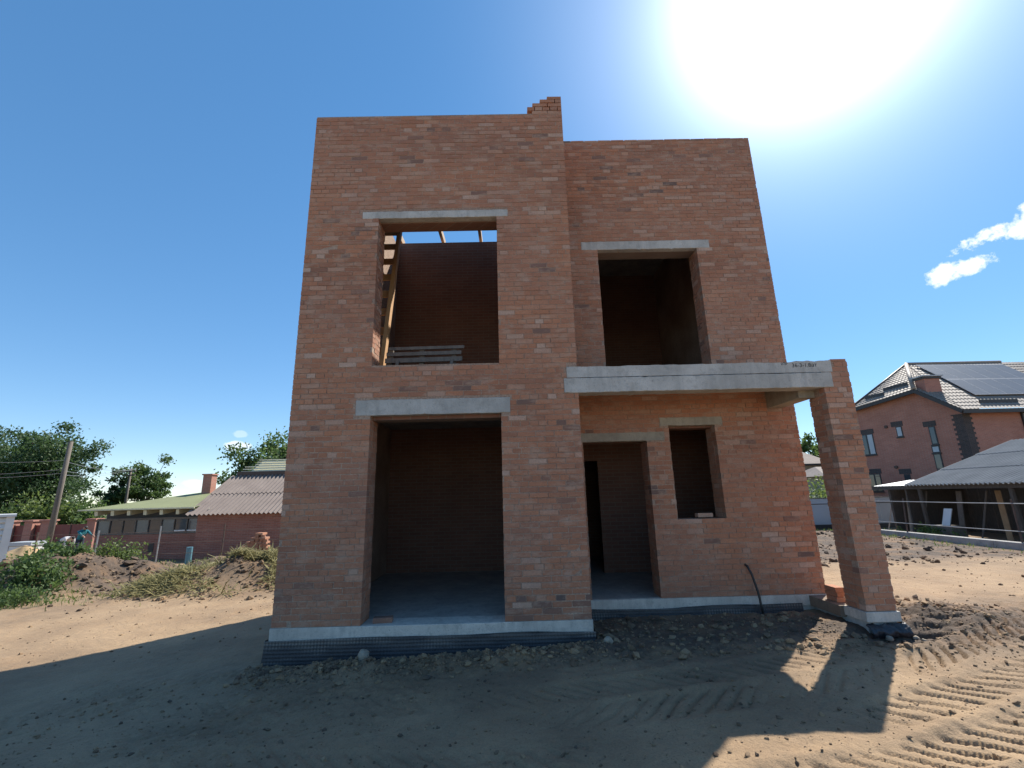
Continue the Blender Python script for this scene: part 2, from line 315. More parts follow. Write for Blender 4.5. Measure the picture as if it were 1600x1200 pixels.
def terrain(x, y, fine=True):
    x = np.asarray(x, float); y = np.asarray(y, float)
    z = -.02-.24*sst(3.0, -3.0, x)*sst(2.0, 6.0, y)
    z = z-.10*sst(-3, -6, x)
    z = z-.42*sst(9, 24, y)*sst(-2, -10, x)-.25*sst(22, 34, y)*sst(-10, -20, x)
    z = z+.05*fbm(x, y, .35, 4, 3)*sst(0, 3, y+3)
    # spoil against the foundation membrane and fill in the porch corner
    z = z+.10*bumpxy(x, y, -1.1, 6.08, 2.4, .26)*(1+.8*fbm(x, y, 2.2, 4, 9)+.9*fbm(x, y, 7, 3, 19, .6))
    z = z-.035*sst(.9, 1.3, x)*sst(5.4, 7.3, y)*sst(9.5, 8, y)*sst(5.6, 4.8, x)*(1+.5*fbm(x, y, 2.0, 3, 11))
    z = z+.10*bumpxy(x, y, 5.9, 6.9, 1.0, .8)*(1+fbm(x, y, 2.2, 4, 14))
    z = z-.17*bumpxy(x, y, 4.85, 6.28, .55, .30)
    # heaps and banks on the left
    rag = 1+.55*fbm(x, y, 1.3, 5, 21, .6)
    z = z+.84*bumpxy(x, y, -7.1, 13.0, 1.2, .95, .15)*rag+.20*bumpxy(x, y, -8.6, 12.1, .9, .6)*rag
    z = z+.62*bumpxy(x, y, -11.6, 14.2, 2.6, .75, .15)*rag+.62*bumpxy(x, y, -12.2, 13.0, 1.2, .9)*rag+.40*bumpxy(x, y, -14.2, 13.4, 1.6, 1.0)*rag
    z = z+.45*bumpxy(x, y, -9.3, 15.2, 1.8, .5)*rag
    # dug strip on the right
    pl = sst(11.5, 13.2, y)*sst(5, 6.5, x)*sst(13.6, 12.6, x)*sst(21, 19, y)
    z = z+pl*.10*fbm(x, y, 1.1, 5, 33, .65)+pl*.05
    rough_near = sst(1.2, -.2, np.abs(y-6.1)-.5)*sst(-4, -3, x)
    z = z+.012*fbm(x, y, 3.0, 4, 5, .6)
    if fine:
        for k, w, amp, sg in TRACKS:
            yc = k+.047*np.clip(x, -2, 9)**2*(1 if k < 6 else .0); t = y-yc; s = x*1.03
            on = sst(w+.06, w-.03, np.abs(t)); m = np.clip(.55+1.5*fbm(x, y, .8, 4, int(k*10)), .05, 1.15)*(.22+.78*sst(-.5, 3.2, x))
            if k > 6: m = m*sst(5.5, 7, x)
            ph = (s+sg*t*.95+.09*fbm(x, y, 1.3, 3, 50))/.20; q = ph-np.floor(ph)
            lug = sst(.0, .06, q)*sst(.36, .30, q)
            lug = lug*sst(w+.03, w-.05, np.abs(t))
            z = z-amp*m*on*(.011+.062*lug*(.65+.7*vnoise(x*3, y*3, 70)))+amp*m*.022*np.exp(-((np.abs(t)-w-.07)/.06)**2)*(1+fbm(x, y, 5, 3, 61))
        crumble = sst(.15, .5, fbm(x, y, .8, 3, 81)+.9*bumpxy(x, y, 2.5, 6.4, 3.4, .8)+.9*bumpxy(x, y, -1, 6.0, 2.8, .4)+.7*bumpxy(x, y, 6.4, 6.4, 1.6, 1.0))
        z = z+crumble*.030*fbm(x, y, 8, 4, 82, .7)+.006*fbm(x, y, 5, 4, 84, .7)+.008*np.abs(fbm(x, y, 14, 3, 83, .75))*np.clip(.5+1.5*fbm(x, y, .9, 3, 86), .15, 1)
    return z
def H(x, y): return float(terrain(np.array([x]), np.array([y]), False)[0])
def build_ground():
    def axis(lo, hi, step, far_lo, far_hi, g):
        a = list(np.arange(lo, hi, step)); s = step; v = lo
        left = []; 
        while v > far_lo: s *= g; v -= s; left.append(v)
        s = step; v = a[-1]; right = []
        while v < far_hi: s *= g; v += s; right.append(v)
        return np.array(left[::-1]+a+right)
    xs = axis(-5.2, 7.2,   .02, -420, 420, 1.034); ys = axis(2.6, 7.0, .02, -60, 700, 1.024)
    X, Y = np.meshgrid(xs, ys); Z = terrain(X, Y)
    nx, ny = len(xs), len(ys)
    me = bpy.data.meshes.new('ground'); me.vertices.add(nx*ny); me.vertices.foreach_set('co', np.stack([X, Y, Z], -1).ravel())
    i = np.arange((nx-1)*(ny-1)); a = (i//(nx-1))*nx+i % (nx-1); q = np.stack([a, a+1, a+nx+1, a+nx], -1).ravel().astype(np.int32)
    me.loops.add(len(q)); me.loops.foreach_set('vertex_index', q); me.polygons.add(len(i)); me.polygons.foreach_set('loop_start', np.arange(0, len(q), 4, dtype=np.int32))
    me.update(calc_edges=True); me.shade_smooth()
    wet = .38+.12*fbm(X, Y, .25, 3, 44)
    wet += .34*bumpxy(X, Y, 2.4, 6.8, 3.1, 1.1)+.15*bumpxy(X, Y, -1, 6.1, 2.6, .4)+.45*bumpxy(X, Y, 6.6, 6.5, 2.4, .9)
    wet += .55*sst(11.2, 12.6, Y)*sst(5, 6.5, X)*sst(14, 13, X)*sst(22, 19, Y)
    wet += .75*bumpxy(X, Y, -11.4, 14.2, 3.0, 1.0, .12)+.45*bumpxy(X, Y, -12.6, 13, 2.4, 1.2)+.38*bumpxy(X, Y, -7.4, 13, 1.7, 1.1)
    wet += .25*sst(22, 30, Y); wet -= .16*bumpxy(X, Y, 8.5, 8.5, 4, 1.9)+.14*bumpxy(X, Y, -7.5, 9, 3, 1.6)+.14*bumpxy(X, Y, 5, 3.6, 3.4, 1.3)
    gr = .75*sst(24, 30, Y)+.55*bumpxy(X, Y, -11.5, 11.6, 2.6, .9)+.5*sst(-13.5, -16, X)*sst(9, 11, Y)*sst(22, 18, Y)+.6*sst(14, 16, X)*sst(18, 20, Y)
    at = me.attributes.new('soil', 'FLOAT_COLOR', 'POINT'); arr = np.zeros((nx*ny, 4), np.float32); arr[:, 0] = wet.ravel(); arr[:, 1] = gr.ravel(); arr[:, 3] = 1
    at.data.foreach_set('color', arr.ravel()); me.materials.append(MT['soil'])
    o = bpy.data.objects.new('ground', me); COL.objects.link(o); structure(o)
build_ground()

# ------------------------------------------------------------------ the unfinished brick house
TX0, TX1, TY = -3.12, 1.03, 6.5; WXR, WYF = 4.84, 7.6; ZB = .155
house = thing('unfinished_house', (0.8, 8.0, 0.0), 'tall unfinished red brick house with empty window openings and a concrete porch', 'house')
JR = .005      # how far the mortar lies behind the brick faces
CH = .0772; BL = .25; BH = .065; JT = .0115
BR = []        # facing bricks: (wall, u0,u1,z0,z1, org, udir, ndir, depth, tone)
def tone_at(p, z):
    s = p[0]*1.0+p[1]*.7; c1 = float(fbm(np.array([s]), np.array([z*1.3]), .75, 3, 91)[0]); c2 = float(fbm(np.array([s+9]), np.array([z*2.0]), .6, 3, 95)[0])
    pale = .05+.22*max(0, c1+.12)+(.08 if z > 5.4 else 0); dark = .016+.11*max(0, c2); r = random.random()
    if r < dark: return random.uniform(0, .045)
    if r > 1-pale: return random.uniform(.88, 1)
    return min(.85, max(.07, .46+.55*c2*-1+random.uniform(-.26, .26)))
def brick_rows(wall, org, u, n, L, z0, z1, holes=(), top=None, phase=0, depth=.12, jit=.003):
    u = np.array([u[0], u[1], 0.]); n = np.array([n[0], n[1], 0.]); org = np.array([org[0], org[1], 0.])
    k = 0; z = z0
    while z < z1-.02:
        za, zb = z+JT/2, min(z+CH-JT/2, z1)
        head = (k % 5 == 3)
        mod = .13 if head else .2615
        s = -random.random()*.02-((k % 2)*.13 if not head else .065)-phase
        while s < L-.01:
            w = mod-JT+random.uniform(-.004, .004)
            segs = [(max(s, 0), min(s+w, L))]
            for (h0, h1, g0, g1) in holes:
                ov = min(zb, g1)-max(za, g0)
                if ov > .012:
                    out = []
                    for a, b in segs:
                        if b <= h0 or a >= h1: out.append((a, b)); continue
                        if a < h0-.03: out.append((a, h0-.001))
                        if b > h1+.03: out.append((h1+.001, b))
                    segs = out
            for a, b in segs:
                if b-a < .035: continue
                if top and za+.03 > top((a+b)/2): continue
                t = (tone_at(org+u*(a+b)/2, (za+zb)/2), random.random(), random.random())
                j = random.uniform(-jit, jit)
                BR.append([wall, a, b, za+random.uniform(-.002, .002), zb+random.uniform(-.002, .002), org, u, n, depth, t, j])
            s += mod
        z += CH; k += 1
def core(name, mat, x0, x1, y0, y1, z0, z1, holes=(), axis='x', parent=house):
    # a slab of wall with rectangular openings through it; holes as (a0,a1,z0,z1) along the axis
    mb = MB(); lo, hi = (x0, x1) if axis == 'x' else (y0, y1)
    A = sorted({lo, hi, *[min(max(h[i], lo), hi) for h in holes for i in (0, 1)]}); Z = sorted({z0, z1, *[min(max(h[i], z0), z1) for h in holes for i in (2, 3)]})
    for i in range(len(A)-1):
        run = None
        for k in range(len(Z)-1):
            ca, cz = (A[i]+A[i+1])/2, (Z[k]+Z[k+1])/2
            solid = not any(h[0] < ca < h[1] and h[2] < cz < h[3] for h in holes)
            if solid: run = (run[0] if run else Z[k], Z[k+1])
            if run and (not solid or k == len(Z)-2):
                if axis == 'x': mb.box(A[i], A[i+1], y0, y1, run[0], run[1])
                else: mb.box(x0, x1, A[i], A[i+1], run[0], run[1])
                run = None
    return mb.build(name, mat, parent)
def grow(h, d=JR): return (h[0]-d, h[1]+d, h[2]-d, h[3]+d)
# openings
O1 = (-1.97, -.10, ZB, 2.905); O2 = (-1.99, -.115, 3.655, 6.085)
L1 = (-2.19, .035, 2.905, 3.13); L2 = (-2.25, .066, 6.085, 6.21)
O3 = (1.71, 3.535, 3.60, 6.085); L3 = (1.415, 3.78, 6.085, 6.25)
OD = (1.23, 2.285, ZB, 2.57); LD = (1.12, 2.59, 2.57, 2.715)
OS = (2.675, 3.445, 1.313, 2.81); LS = (2.53, 3.585, 2.81, 2.95)
def tower_top(u):
    x = TX0+u; return 8.06 if x < .43 else (8.22 if x < .56 else (8.295 if x < .69 else 8.375))
E_ = .004
front = core('front_wall', MT['mortar'], TX0+JR, TX1-JR, TY+JR, TY+.38, ZB, 8.05, [grow(O1), grow(O2)])
wing = core('wing_wall', MT['mortar'], TX1-.05, WXR-JR, WYF+JR, WYF+.38, ZB, 8.44, [grow(O3), grow(OD), grow(OS)])
YB = 10.7
left = core('side_wall', MT['mortar'], TX0+JR, TX0+.38, TY+.381, YB+.25-JR, ZB, 8.04, axis='y')
ret = core('return_wall', MT['mortar'], TX1-.38, TX1-JR, TY+.381, WYF+.38, ZB, 8.36, axis='y')
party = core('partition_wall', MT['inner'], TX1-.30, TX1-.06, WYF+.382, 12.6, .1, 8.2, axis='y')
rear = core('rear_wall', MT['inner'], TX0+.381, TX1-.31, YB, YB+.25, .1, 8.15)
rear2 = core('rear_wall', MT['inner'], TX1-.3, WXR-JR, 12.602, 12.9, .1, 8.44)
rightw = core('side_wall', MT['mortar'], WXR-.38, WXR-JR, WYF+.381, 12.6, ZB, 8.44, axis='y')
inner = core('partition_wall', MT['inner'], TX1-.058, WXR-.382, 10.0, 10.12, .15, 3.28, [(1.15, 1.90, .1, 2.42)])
# brick facing of every outer face
hx = lambda h, x0: (h[0]-x0, h[1]-x0, h[2], h[3])
brick_rows('front', (TX0, TY), (1, 0), (0, -1), TX1-TX0, ZB, 8.39, [hx(h, TX0) for h in (O1, O2, L1, L2)]+[(.826-TX0-.0, 9, 3.165, 3.395), (.87-TX0, 9, 3.395, 3.575)], tower_top)
brick_rows('wing', (TX1+.003, WYF), (1, 0), (0, -1), WXR-TX1-.003, ZB, 8.455, [hx(h, TX1+.003) for h in (O3, OD, OS, L3, LD, LS)]+[(0, 9, 3.395, 3.60), (4.36-TX1, 4.63-TX1, 3.06, 3.42)], phase=.06)
brick_rows('side', (TX0, YB+.25), (0, -1), (-1, 0), YB+.25-TY-.122, ZB, 8.06, phase=.1)
brick_rows('ret', (TX1, TY+.122), (0, 1), (1, 0), WYF-TY-.125, ZB, 8.375, [(-.2, .17, 3.165, 3.575), (.1, 2, 3.395, 3.575)], phase=.03)
brick_rows('rightside', (WXR, WYF+.122), (0, 1), (1, 0), 12.9-WYF-.122, ZB, 8.455, phase=.07)
brick_rows('back', (WXR-.122, 12.9), (-1, 0), (0, 1), WXR-TX1-.1, ZB, 8.455)
brick_rows('back', (TX1-.3, YB+.25), (-1, 0), (0, 1), TX1-.3-TX0-.122, ZB, 8.17)
# jambs of the openings
def jambs(wall, o, y0, y1, sides='lr'):
    if 'l' in sides: brick_rows(wall, (o[0], y1), (0, -1), (1, 0), y1-y0-.122, o[2]+.0, o[3], phase=.02, depth=.06)
    if 'r' in sides: brick_rows(wall, (o[1], y0+.122), (0, 1), (-1, 0), y1-y0-.122, o[2]+.0, o[3], phase=.05, depth=.06)
for o in (O1, O2): jambs('front', o, TY, TY+.38)
for o in (O3, OD, OS): jambs('wing', o, WYF, WYF+.38)
# sills
mb = MB()
for o, y in ((O2, TY), (O3, WYF), (OS, WYF)):
    pass
# pillar
PX0, PX1, PY0, PY1 = 4.625, 5.03, 6.5, 6.88
pil = core('pillar', MT['mortar'], PX0+JR, PX1-JR, PY0+JR, PY1-JR, ZB, 3.56)
ph = [(-.1, 4.765-PX0, 3.175, 3.56)]
brick_rows('pillar', (PX0, PY0), (1, 0), (0, -1), PX1-PX0, ZB, 3.59, [(-.1, 4.763-PX0, 3.17, 3.395), (-.1, 4.79-PX0, 3.395, 3.58)], phase=.11)
brick_rows('pillar', (PX0, PY1), (0, -1), (-1, 0), PY1-PY0-.122, ZB, 3.06, phase=.04)
brick_rows('pillar', (PX1, PY0+.122), (0, 1), (1, 0), PY1-PY0-.122, ZB, 3.59, phase=.09)
brick_rows('pillar', (PX1-.122, PY1), (-1, 0), (0, 1), PX1-PX0-.245, ZB, 3.59, phase=.0)
mb = MB(); mb.box(4.80, PX1-.012, PY0+.13, PY1-.13, 3.545, 3.572); mb.build('mortar_bed', MT['mortar'], pil)

WALLOBJ = {'front': front, 'wing': wing, 'side': left, 'ret': ret, 'rightside': rightw, 'back': rear2, 'pillar': pil}
def emit_bricks():
    area = []
    for i, b in enumerate(BR):
        wall, a, c, za, zb, org, u, n, dep, t, j = b
        if wall in ('front', 'wing', 'pillar') and n[1] < -.5:
            P = PROJ(np.array([org+u*a+[0, 0, za], org+u*c+[0, 0, za], org+u*c+[0, 0, zb], org+u*a+[0, 0, zb]]))
            x, y = P[:, 0], P[:, 1]; area.append((.5*abs(np.dot(x, np.roll(y, 1))-np.dot(y, np.roll(x, 1))), i))
    area.sort(reverse=True); single = {i for _, i in area[:296]}
    protos = {}
    def proto(kind, k):
        key = (kind, k)
        if key not in protos:
            w = .25 if kind == 's' else .12; me = bpy.data.meshes.new('brick'); h = BH/2; e = .004
            v = [(0, .12, -h), (w, .12, -h), (w, .12, h), (0, .12, h), (0, e, -h), (w, e, -h), (w, e, h), (0, e, h), (e, 0, -h+e), (w-e, 0, -h+e), (w-e, 0, h-e), (e, 0, h-e)]
            v = [(x+random.uniform(-.0015, .0015), y, z+random.uniform(-.0015, .0015)) for x, y, z in v]
            f = [(8, 9, 10, 11), (4, 5, 9, 8), (5, 6, 10, 9), (6, 7, 11, 10), (7, 4, 8, 11), (0, 1, 5, 4), (1, 2, 6, 5), (2, 3, 7, 6), (3, 0, 4, 7), (3, 2, 1, 0)]
            me.from_pydata(v, [], f); at = me.attributes.new('tone', 'FLOAT_COLOR', 'FACE')
            for d in at.data: d.color = ((k+.5)/14, random.random(), random.random(), 1)
            me.materials.append(MT['brick']); protos[key] = me
        return protos[key]
    groups = {}
    for i, b in enumerate(BR):
        wall, a, c, za, zb, org, u, n, dep, t, j = b
        if i in single:
            w = c-a; kind = 's' if w > .17 else 'h'; o = bpy.data.objects.new('brick', proto(kind, min(13, int(t[0]*14)))); COL.objects.link(o)
            p = WALLOBJ[wall]; o.parent = p; pos = org+u*a+n*j+np.array([0, 0, (za+zb)/2])-origin_of(p)
            o.location = tuple(pos); o.scale = (w/(.25 if kind == 's' else .12), 1, (zb-za)/BH); o.rotation_euler = (random.uniform(-.02, .02), random.uniform(-.009, .009), random.uniform(-.012, .012))
            continue
        mb = groups.setdefault(wall, MB()); o = org+u*a+np.array([0, 0, za])+n*j
        e = [random.uniform(-.0025, .0025) for _ in range(4)]
        A = u*(c-a); D = -n*dep; Zv = np.array([0, 0, zb-za])
        v = [o+n*e[0], o+A+n*e[1], o+A+Zv+n*e[2], o+Zv+n*e[3], o+D, o+A+D, o+A+Zv+D, o+Zv+D]
        f = [(0, 1, 2, 3), (1, 5, 6, 2), (4, 0, 3, 7), (3, 2, 6, 7), (4, 5, 1, 0)]
        if np.cross(u, np.array([0, 0, 1.]))@n < 0: f = [q[::-1] for q in f]
        mb.add(v, f, t)
    for w, mb in groups.items():
        stuff(mb.build('brick_facing', MT['brick'], WALLOBJ[w], tone=True))
emit_bricks()

# lintels (each a row of concrete bars through the wall)
def ragged(o, amp=.005, cut=.06):
    import bmesh
    bm = bmesh.new(); bm.from_mesh(o.data); L = max(e.calc_length() for e in bm.edges)
    es = [e for e in bm.edges if e.calc_length() > L*.9]; bmesh.ops.subdivide_edges(bm, edges=es, cuts=max(2, int(L/cut)), use_grid_fill=True)
    for v in bm.verts:
        r = random.random(); v.co.x += random.uniform(-1, 1)*amp*.4; v.co.z += random.uniform(-1, 1)*amp*(2.2 if r > .93 else .7); v.co.y += random.uniform(-1, 1)*amp*.25
    bm.to_mesh(o.data); bm.free()
    b = o.modifiers.new('bevel', 'BEVEL'); b.width = .007; b.segments = 2; b.limit_method = 'ANGLE'
def lintel(o, y, mat, drop=0.0, n=3, parent=house):
    w = .37/n
    for k in range(n):
        mb = MB(); y0 = y-.004+k*(w+.004)
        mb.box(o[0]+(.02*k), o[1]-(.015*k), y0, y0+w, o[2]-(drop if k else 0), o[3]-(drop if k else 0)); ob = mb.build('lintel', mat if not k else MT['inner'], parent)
        if not k: ragged(ob)
lintel(L1, TY, MT['conc'], .05); lintel(L2, TY, MT['conc'], .015); lintel(L3, WYF, MT['conc'], .0)
lintel(LD, WYF, MT['conc_warm'], .0); lintel(LS, WYF, MT['conc_warm'], .03)
# foundation, floors, roof structure
def wob_band(name, mat, pts, z0, z1, th, parent=house):
    pass
fb = MB(); fb.box(TX0-.012, TX1+.010, TY-.012, TY+.36, .0, ZB-.002); fb.box(TX0-.012, TX0+.36, TY+.361, YB+.26, .0, ZB-.002)
fnd = fb.build('foundation', MT['found'], house, bevel=.006)
fb = MB(); fb.box(TX1+.012, WXR+.012, WYF-.012, WYF+.36, .0, ZB-.002); fb.box(WXR-.36, WXR+.012, WYF+.361, 12.9, .0, ZB-.002); fb.build('foundation', MT['found'], house, bevel=.006)
fb = MB(); fb.box(TX0+.36, TX1-.2, TY+.012, YB, -.1, .150); fb.box(TX1-.19, WXR-.37, WYF+.03, 12.6, -.1, .158); fb.build('ground_floor_slab', MT['floor'], house)
fb = MB(); fb.box(TX0+.385, TX1-.385, TY+.385, YB-.005, 3.30, 3.52); fb.build('upper_floor_slab', MT['floor'], house)
fb = MB(); fb.box(TX1-.055, WXR-.385, WYF+.385, 12.595, 3.30, 3.52); fb.build('upper_floor_slab', MT['floor'], house)
fb = MB(); fb.box(TX1-.05, WXR-.385, WYF+.385, 12.595, 8.05, 8.25); fb.build('roof_slab', MT['floor'], house)
# below-ground footing so nothing hovers over the dips in the soil
fb = MB(); fb.box(TX0+.02, TX1-.02, TY+.02, YB+.2, -.9, -.002); fb.build('footing', MT['conc'], house)
fb = MB(); fb.box(TX1-.018, WXR-.02, WYF+.02, 12.8, -.9, -.002); fb.build('footing', MT['conc'], house)
# rafters over the tower room with boards over their front half
for x in (-2.72, -1.62, -.62, .3):
    MB().beam((x, 6.9, 8.10), (x, YB+.5, 8.40), .075, .17).build('rafter', MT['wood'], house)
for k in range(20):
    y = 6.95+k*.155; z = 8.10+(y-6.9)*.0698+.105
    MB().box(TX0+.42, TX1-.42, y, y+.148, z-.012, z+.013).build('roof_board', MT['wood'], house)
# porch: front beam, slab on it, side beam, base beam
ragged(MB().box(.826, 4.76, TY-.014, TY+.24, 3.17, 3.388).build('porch_beam', MT['conc'], house))
def rough_slab():
    # cast slab with a ragged upper edge
    n = 130; xs = np.linspace(.872, 4.787, n); top = 3.560+.010*fbm(xs, xs*0, 6, 4, 5)+.018*sst(4.1, 4.3, xs)*(.5+fbm(xs, xs*0, 9, 2, 8))
    yf, yb = TY-.006, WYF-.004; v = []; f = []
    for x, t in zip(xs, top): v += [(x, yf, 3.398), (x, yf, t), (x, yb, t-.01), (x, yb, 3.398)]
    for i in range(n-1):
        a = 4*i; f += [(a, a+4, a+5, a+1), (a+1, a+5, a+6, a+2), (a+3, a+2, a+6, a+7), (a, a+3, a+7, a+4)]
    f += [(0, 1, 2, 3), (4*n-4, 4*n-1, 4*n-2, 4*n-3)]
    return mesh_obj('porch_slab', v, f, MT['conc'], house)
slab = rough_slab()
def marking(body, x, z, size):
    c = bpy.data.curves.new('marking', 'FONT'); c.body = body; c.size = size; c.extrude = .0008; c.resolution_u = 2
    o = bpy.data.objects.new('tmp', c); COL.objects.link(o); dg = bpy.context.evaluated_depsgraph_get(); me = bpy.data.meshes.new_from_object(o.evaluated_get(dg)); bpy.data.objects.remove(o)
    me.materials.clear(); me.materials.append(MT['ink']); q = bpy.data.objects.new('marking', me); COL.objects.link(q); q.parent = slab
    q.location = tuple(np.array([x, TY-.0075, z])-origin_of(slab)); q.rotation_euler = (R(90), 0, 0)
marking('2ПР', 4.04, 3.515, .055); marking('36-3-1.8ат', 4.20, 3.478, .085)
MB().box(4.385, 4.63, TY+.242, WYF+.10, 3.065, 3.388).build('porch_side_beam', MT['conc_warm'], house, bevel=.006)
MB().box(4.55, 4.86, 6.902, WYF-.014, .0, ZB-.012).build('porch_base_beam', MT['base'], house, bevel=.006)
MB().box(PX0-.03, PX1+.02, PY0-.02, PY1+.02, .03, ZB-.004).build('pillar_base', MT['found'], house, bevel=.006)
MB().box(PX0+.0, PX1-.02, PY0+.02, 7.58, -.8, .028).build('footing', MT['conc'], house)
# studded membrane over the foundation
def membrane(name, p0, p1, nrm, z0, z1, flare, wav, seed):
    L = math.dist(p0, p1); nu = int(L/.0095); nv = int((z1-z0)/.0095)+2
    U, V = np.meshgrid(np.linspace(0, 1, nu), np.linspace(0, 1, nv)); S = U*L
    top = z1+wav*fbm(S, S*0, .9, 3, seed)
    Zz = z0+(top-z0)*V
    stud = np.clip(np.sin((S+Zz)*2*math.pi/.082)*np.sin((S-Zz)*2*math.pi/.082), -1, 1)*.5+.5
    off = .016+flare*(1-V)**1.5+.02*fbm(S, V*.6, 1.2, 3, seed+3)*(1-V*.6)+.008*stud
    d = (np.array(p1)-np.array(p0))/L
    X = p0[0]+d[0]*S+nrm[0]*off; Y = p0[1]+d[1]*S+nrm[1]*off
    v = np.stack([X, Y, Zz], -1).reshape(-1, 3); i = np.arange((nu-1)*(nv-1)); a = (i//(nu-1))*nu+i % (nu-1)
    o = mesh_obj(name, v, np.stack([a, a+1, a+nu+1, a+nu], -1), MT['membrane'], house, True)
    dust = np.clip((.62-stud)*2.2, 0, 1)*np.clip(.02+1.2*fbm(S, V*1.5, 1.4, 4, seed+8), .0, .4)+.25*np.clip(V*2-1.2, 0, 1)*np.clip(.5+fbm(S, V, 4, 3, seed+9), 0, 1)
    at = o.data.attributes.new('dust', 'FLOAT_COLOR', 'POINT'); arr = np.ones((len(v), 4), np.float32); arr[:, :3] = dust.reshape(-1, 1); at.data.foreach_set('color', arr.ravel()); return o
membrane('foundation_membrane', (TX0-.05, TY-.02), (TX1+.03, TY-.02), (0, -1), -.36, .030, .06, .03, 4)
membrane('foundation_membrane', (TX0-.02, 9.2), (TX0-.02, TY-.03), (-1, 0), -.42, .03, .05, .03, 14)
membrane('foundation_membrane', (TX1+.02, TY-.02), (TX1+.02, WYF-.02), (1, 0), -.36, .02, .05, .03, 24)
membrane('foundation_membrane', (TX1+.03, WYF-.02), (4.42, WYF-.02), (0, -1), -.22, .036, .03, .025, 34)
def film_scrap():
    n, m = 60, 12; U, V = np.meshgrid(np.linspace(0, 1, n), np.linspace(0, 1, m)); x = 4.56+.62*U; 
    y = 6.47-.10*np.sin(V*2.6)-.05*fbm(U*4, V*2, 1.5, 3, 7)+.30*sst(.82, 1, U); z = .03-.17*V+.035*fbm(U*5, V*2, 1.6, 3, 3)
    i = np.arange((n-1)*(m-1)); a = (i//(n-1))*n+i % (n-1); o = mesh_obj('membrane_scrap', np.stack([x, y, z], -1).reshape(-1, 3), np.stack([a, a+n, a+n+1, a+1], -1), MT['membrane'], house, True)
    s = o.modifiers.new('t', 'SOLIDIFY'); s.thickness = .006
film_scrap()

# ------------------------------------------------------------------ small things at the house
def ladder():
    a = WY(596, 545, 7.15); b = WY(626, 352, 8.75); a[2] = 3.52; wv = np.array([-.44, 0, 0])
    o = thing('ladder', (a[0]-.22, a[1], 3.52), 'pale wooden ladder with plank rungs leaning inside the upper window opening', 'ladder')
    b = b+(b-a)*.03
    up = np.cross([1., 0, 0], b-a); up /= np.linalg.norm(up)
    for s in (0, 1): MB().beam(a+wv*s, b+wv*s, .07, .14, up).build('rail', MT['newwood'], o)
    for k in range(9):
        t = .05+.108*k; p = a+(b-a)*t; MB().obox(p+wv-up*.052+np.array([.02, 0, -.03]), (.40, 0, 0), up*.022, (b-a)/np.linalg.norm(b-a)*.17).build('rung', MT['newwood'], o)
ladder()
def pallet():
    o = thing('pallet', (-1.35, 7.12, 3.52), 'weathered wooden pallet propped on edge behind the upper window sill', 'pallet')
    for k, (z, h) in enumerate(((3.62, .075), (3.74, .07), (3.86, .075), (3.98, .06), (4.085, .05))):
        y = 7.05+.02*k; MB().obox((-1.99+.015*k, y, z), (1.24-.03*(k % 2), 0, .012), (0, .022, 0), (0, .0, h)).build('board', MT['oldwood'], o)
    for x in (-1.93, -1.42, -.90): MB().obox((x, 7.085, 3.525), (.075, 0, 0), (0, .07, 0), (0, .09, .58)).build('stringer', MT['oldwood'], o)
    for x in (-1.80, -.93): MB().obox((x, 7.03, 3.60), (.05, 0, .0), (0, .018, 0), (.02, .05, .30)).build('cross_batten', MT['oldwood'], o)
pallet()
def loose_brick(loc, rz, label, group, tone, size=(.25, .12, .065), tilt=(0, 0), cat='brick', mesh_cache={}):
    key = (round(tone, 1), size)
    if key not in mesh_cache:
        mb = MB(); e = .004; a, b, c = size; v = []
        for z, i in ((0, e), (e, 0), (c-e, 0), (c, e)):
            v += [(-a/2+i, -b/2+i, z), (a/2-i, -b/2+i, z), (a/2-i, b/2-i, z), (-a/2+i, b/2-i, z)]
        f = [(3, 2, 1, 0), (12, 13, 14, 15)]+[(4*k+i, 4*k+(i+1) % 4, 4*k+4+(i+1) % 4, 4*k+4+i) for k in range(3) for i in range(4)]
        mb.add(v, f, (tone, random.random(), .5)); mesh_cache[key] = mb
        me = bpy.data.meshes.new('brick'); me.from_pydata(v, [], f); at = me.attributes.new('tone', 'FLOAT_COLOR', 'FACE')
        for d in at.data: d.color = (tone, .3, .5, 1)
        me.materials.append(MT['brick']); mesh_cache[key] = me
    o = bpy.data.objects.new('brick', mesh_cache[key]); COL.objects.link(o); o.location = tuple(float(q) for q in loc); o.rotation_euler = (tilt[0], tilt[1], rz); tag(o, label, cat, group); return o
p = WY(1100, 807, 7.78); loose_brick((p[0], 7.78, 1.3135+.009), .05, 'pale loose brick lying on the small window sill beside the doorway', None, .97)
loose_brick((-1.72, TY+.16, .1535), .12, 'dark brick lying on the threshold of the large ground floor opening', None, .03)
for k, (dx, dy, dz, rz, t) in enumerate(((0, 0, 0, 1.5, .6), (.01, .02, .0665, 1.62, .45), (-.005, .0, .133, 1.55, .5))):
    loose_brick((4.71+dx, 7.2+dy, .144+dz), rz, 'orange brick in the little stack between the pillar and the house wall', 'bricks stacked behind the porch pillar', t)
a = WY(1164, 882, 7.60); b = WY(1181, 915, 7.5); c_ = WY(1189, 945, 7.47)
cb = MB().tube([a+[0, .02, 0], a+[.01, -.04, -.015], (a+b)/2+[.015, -.02, .01], b, (b+c_)/2+[.01, 0, 0], c_, c_+[.01, -.01, -.12]], .017, 8).build('conduit', MT['black'], None, True)
tag(rebase(cb), 'bent black plastic conduit sticking out of the soil against the brick wall', 'pipe')
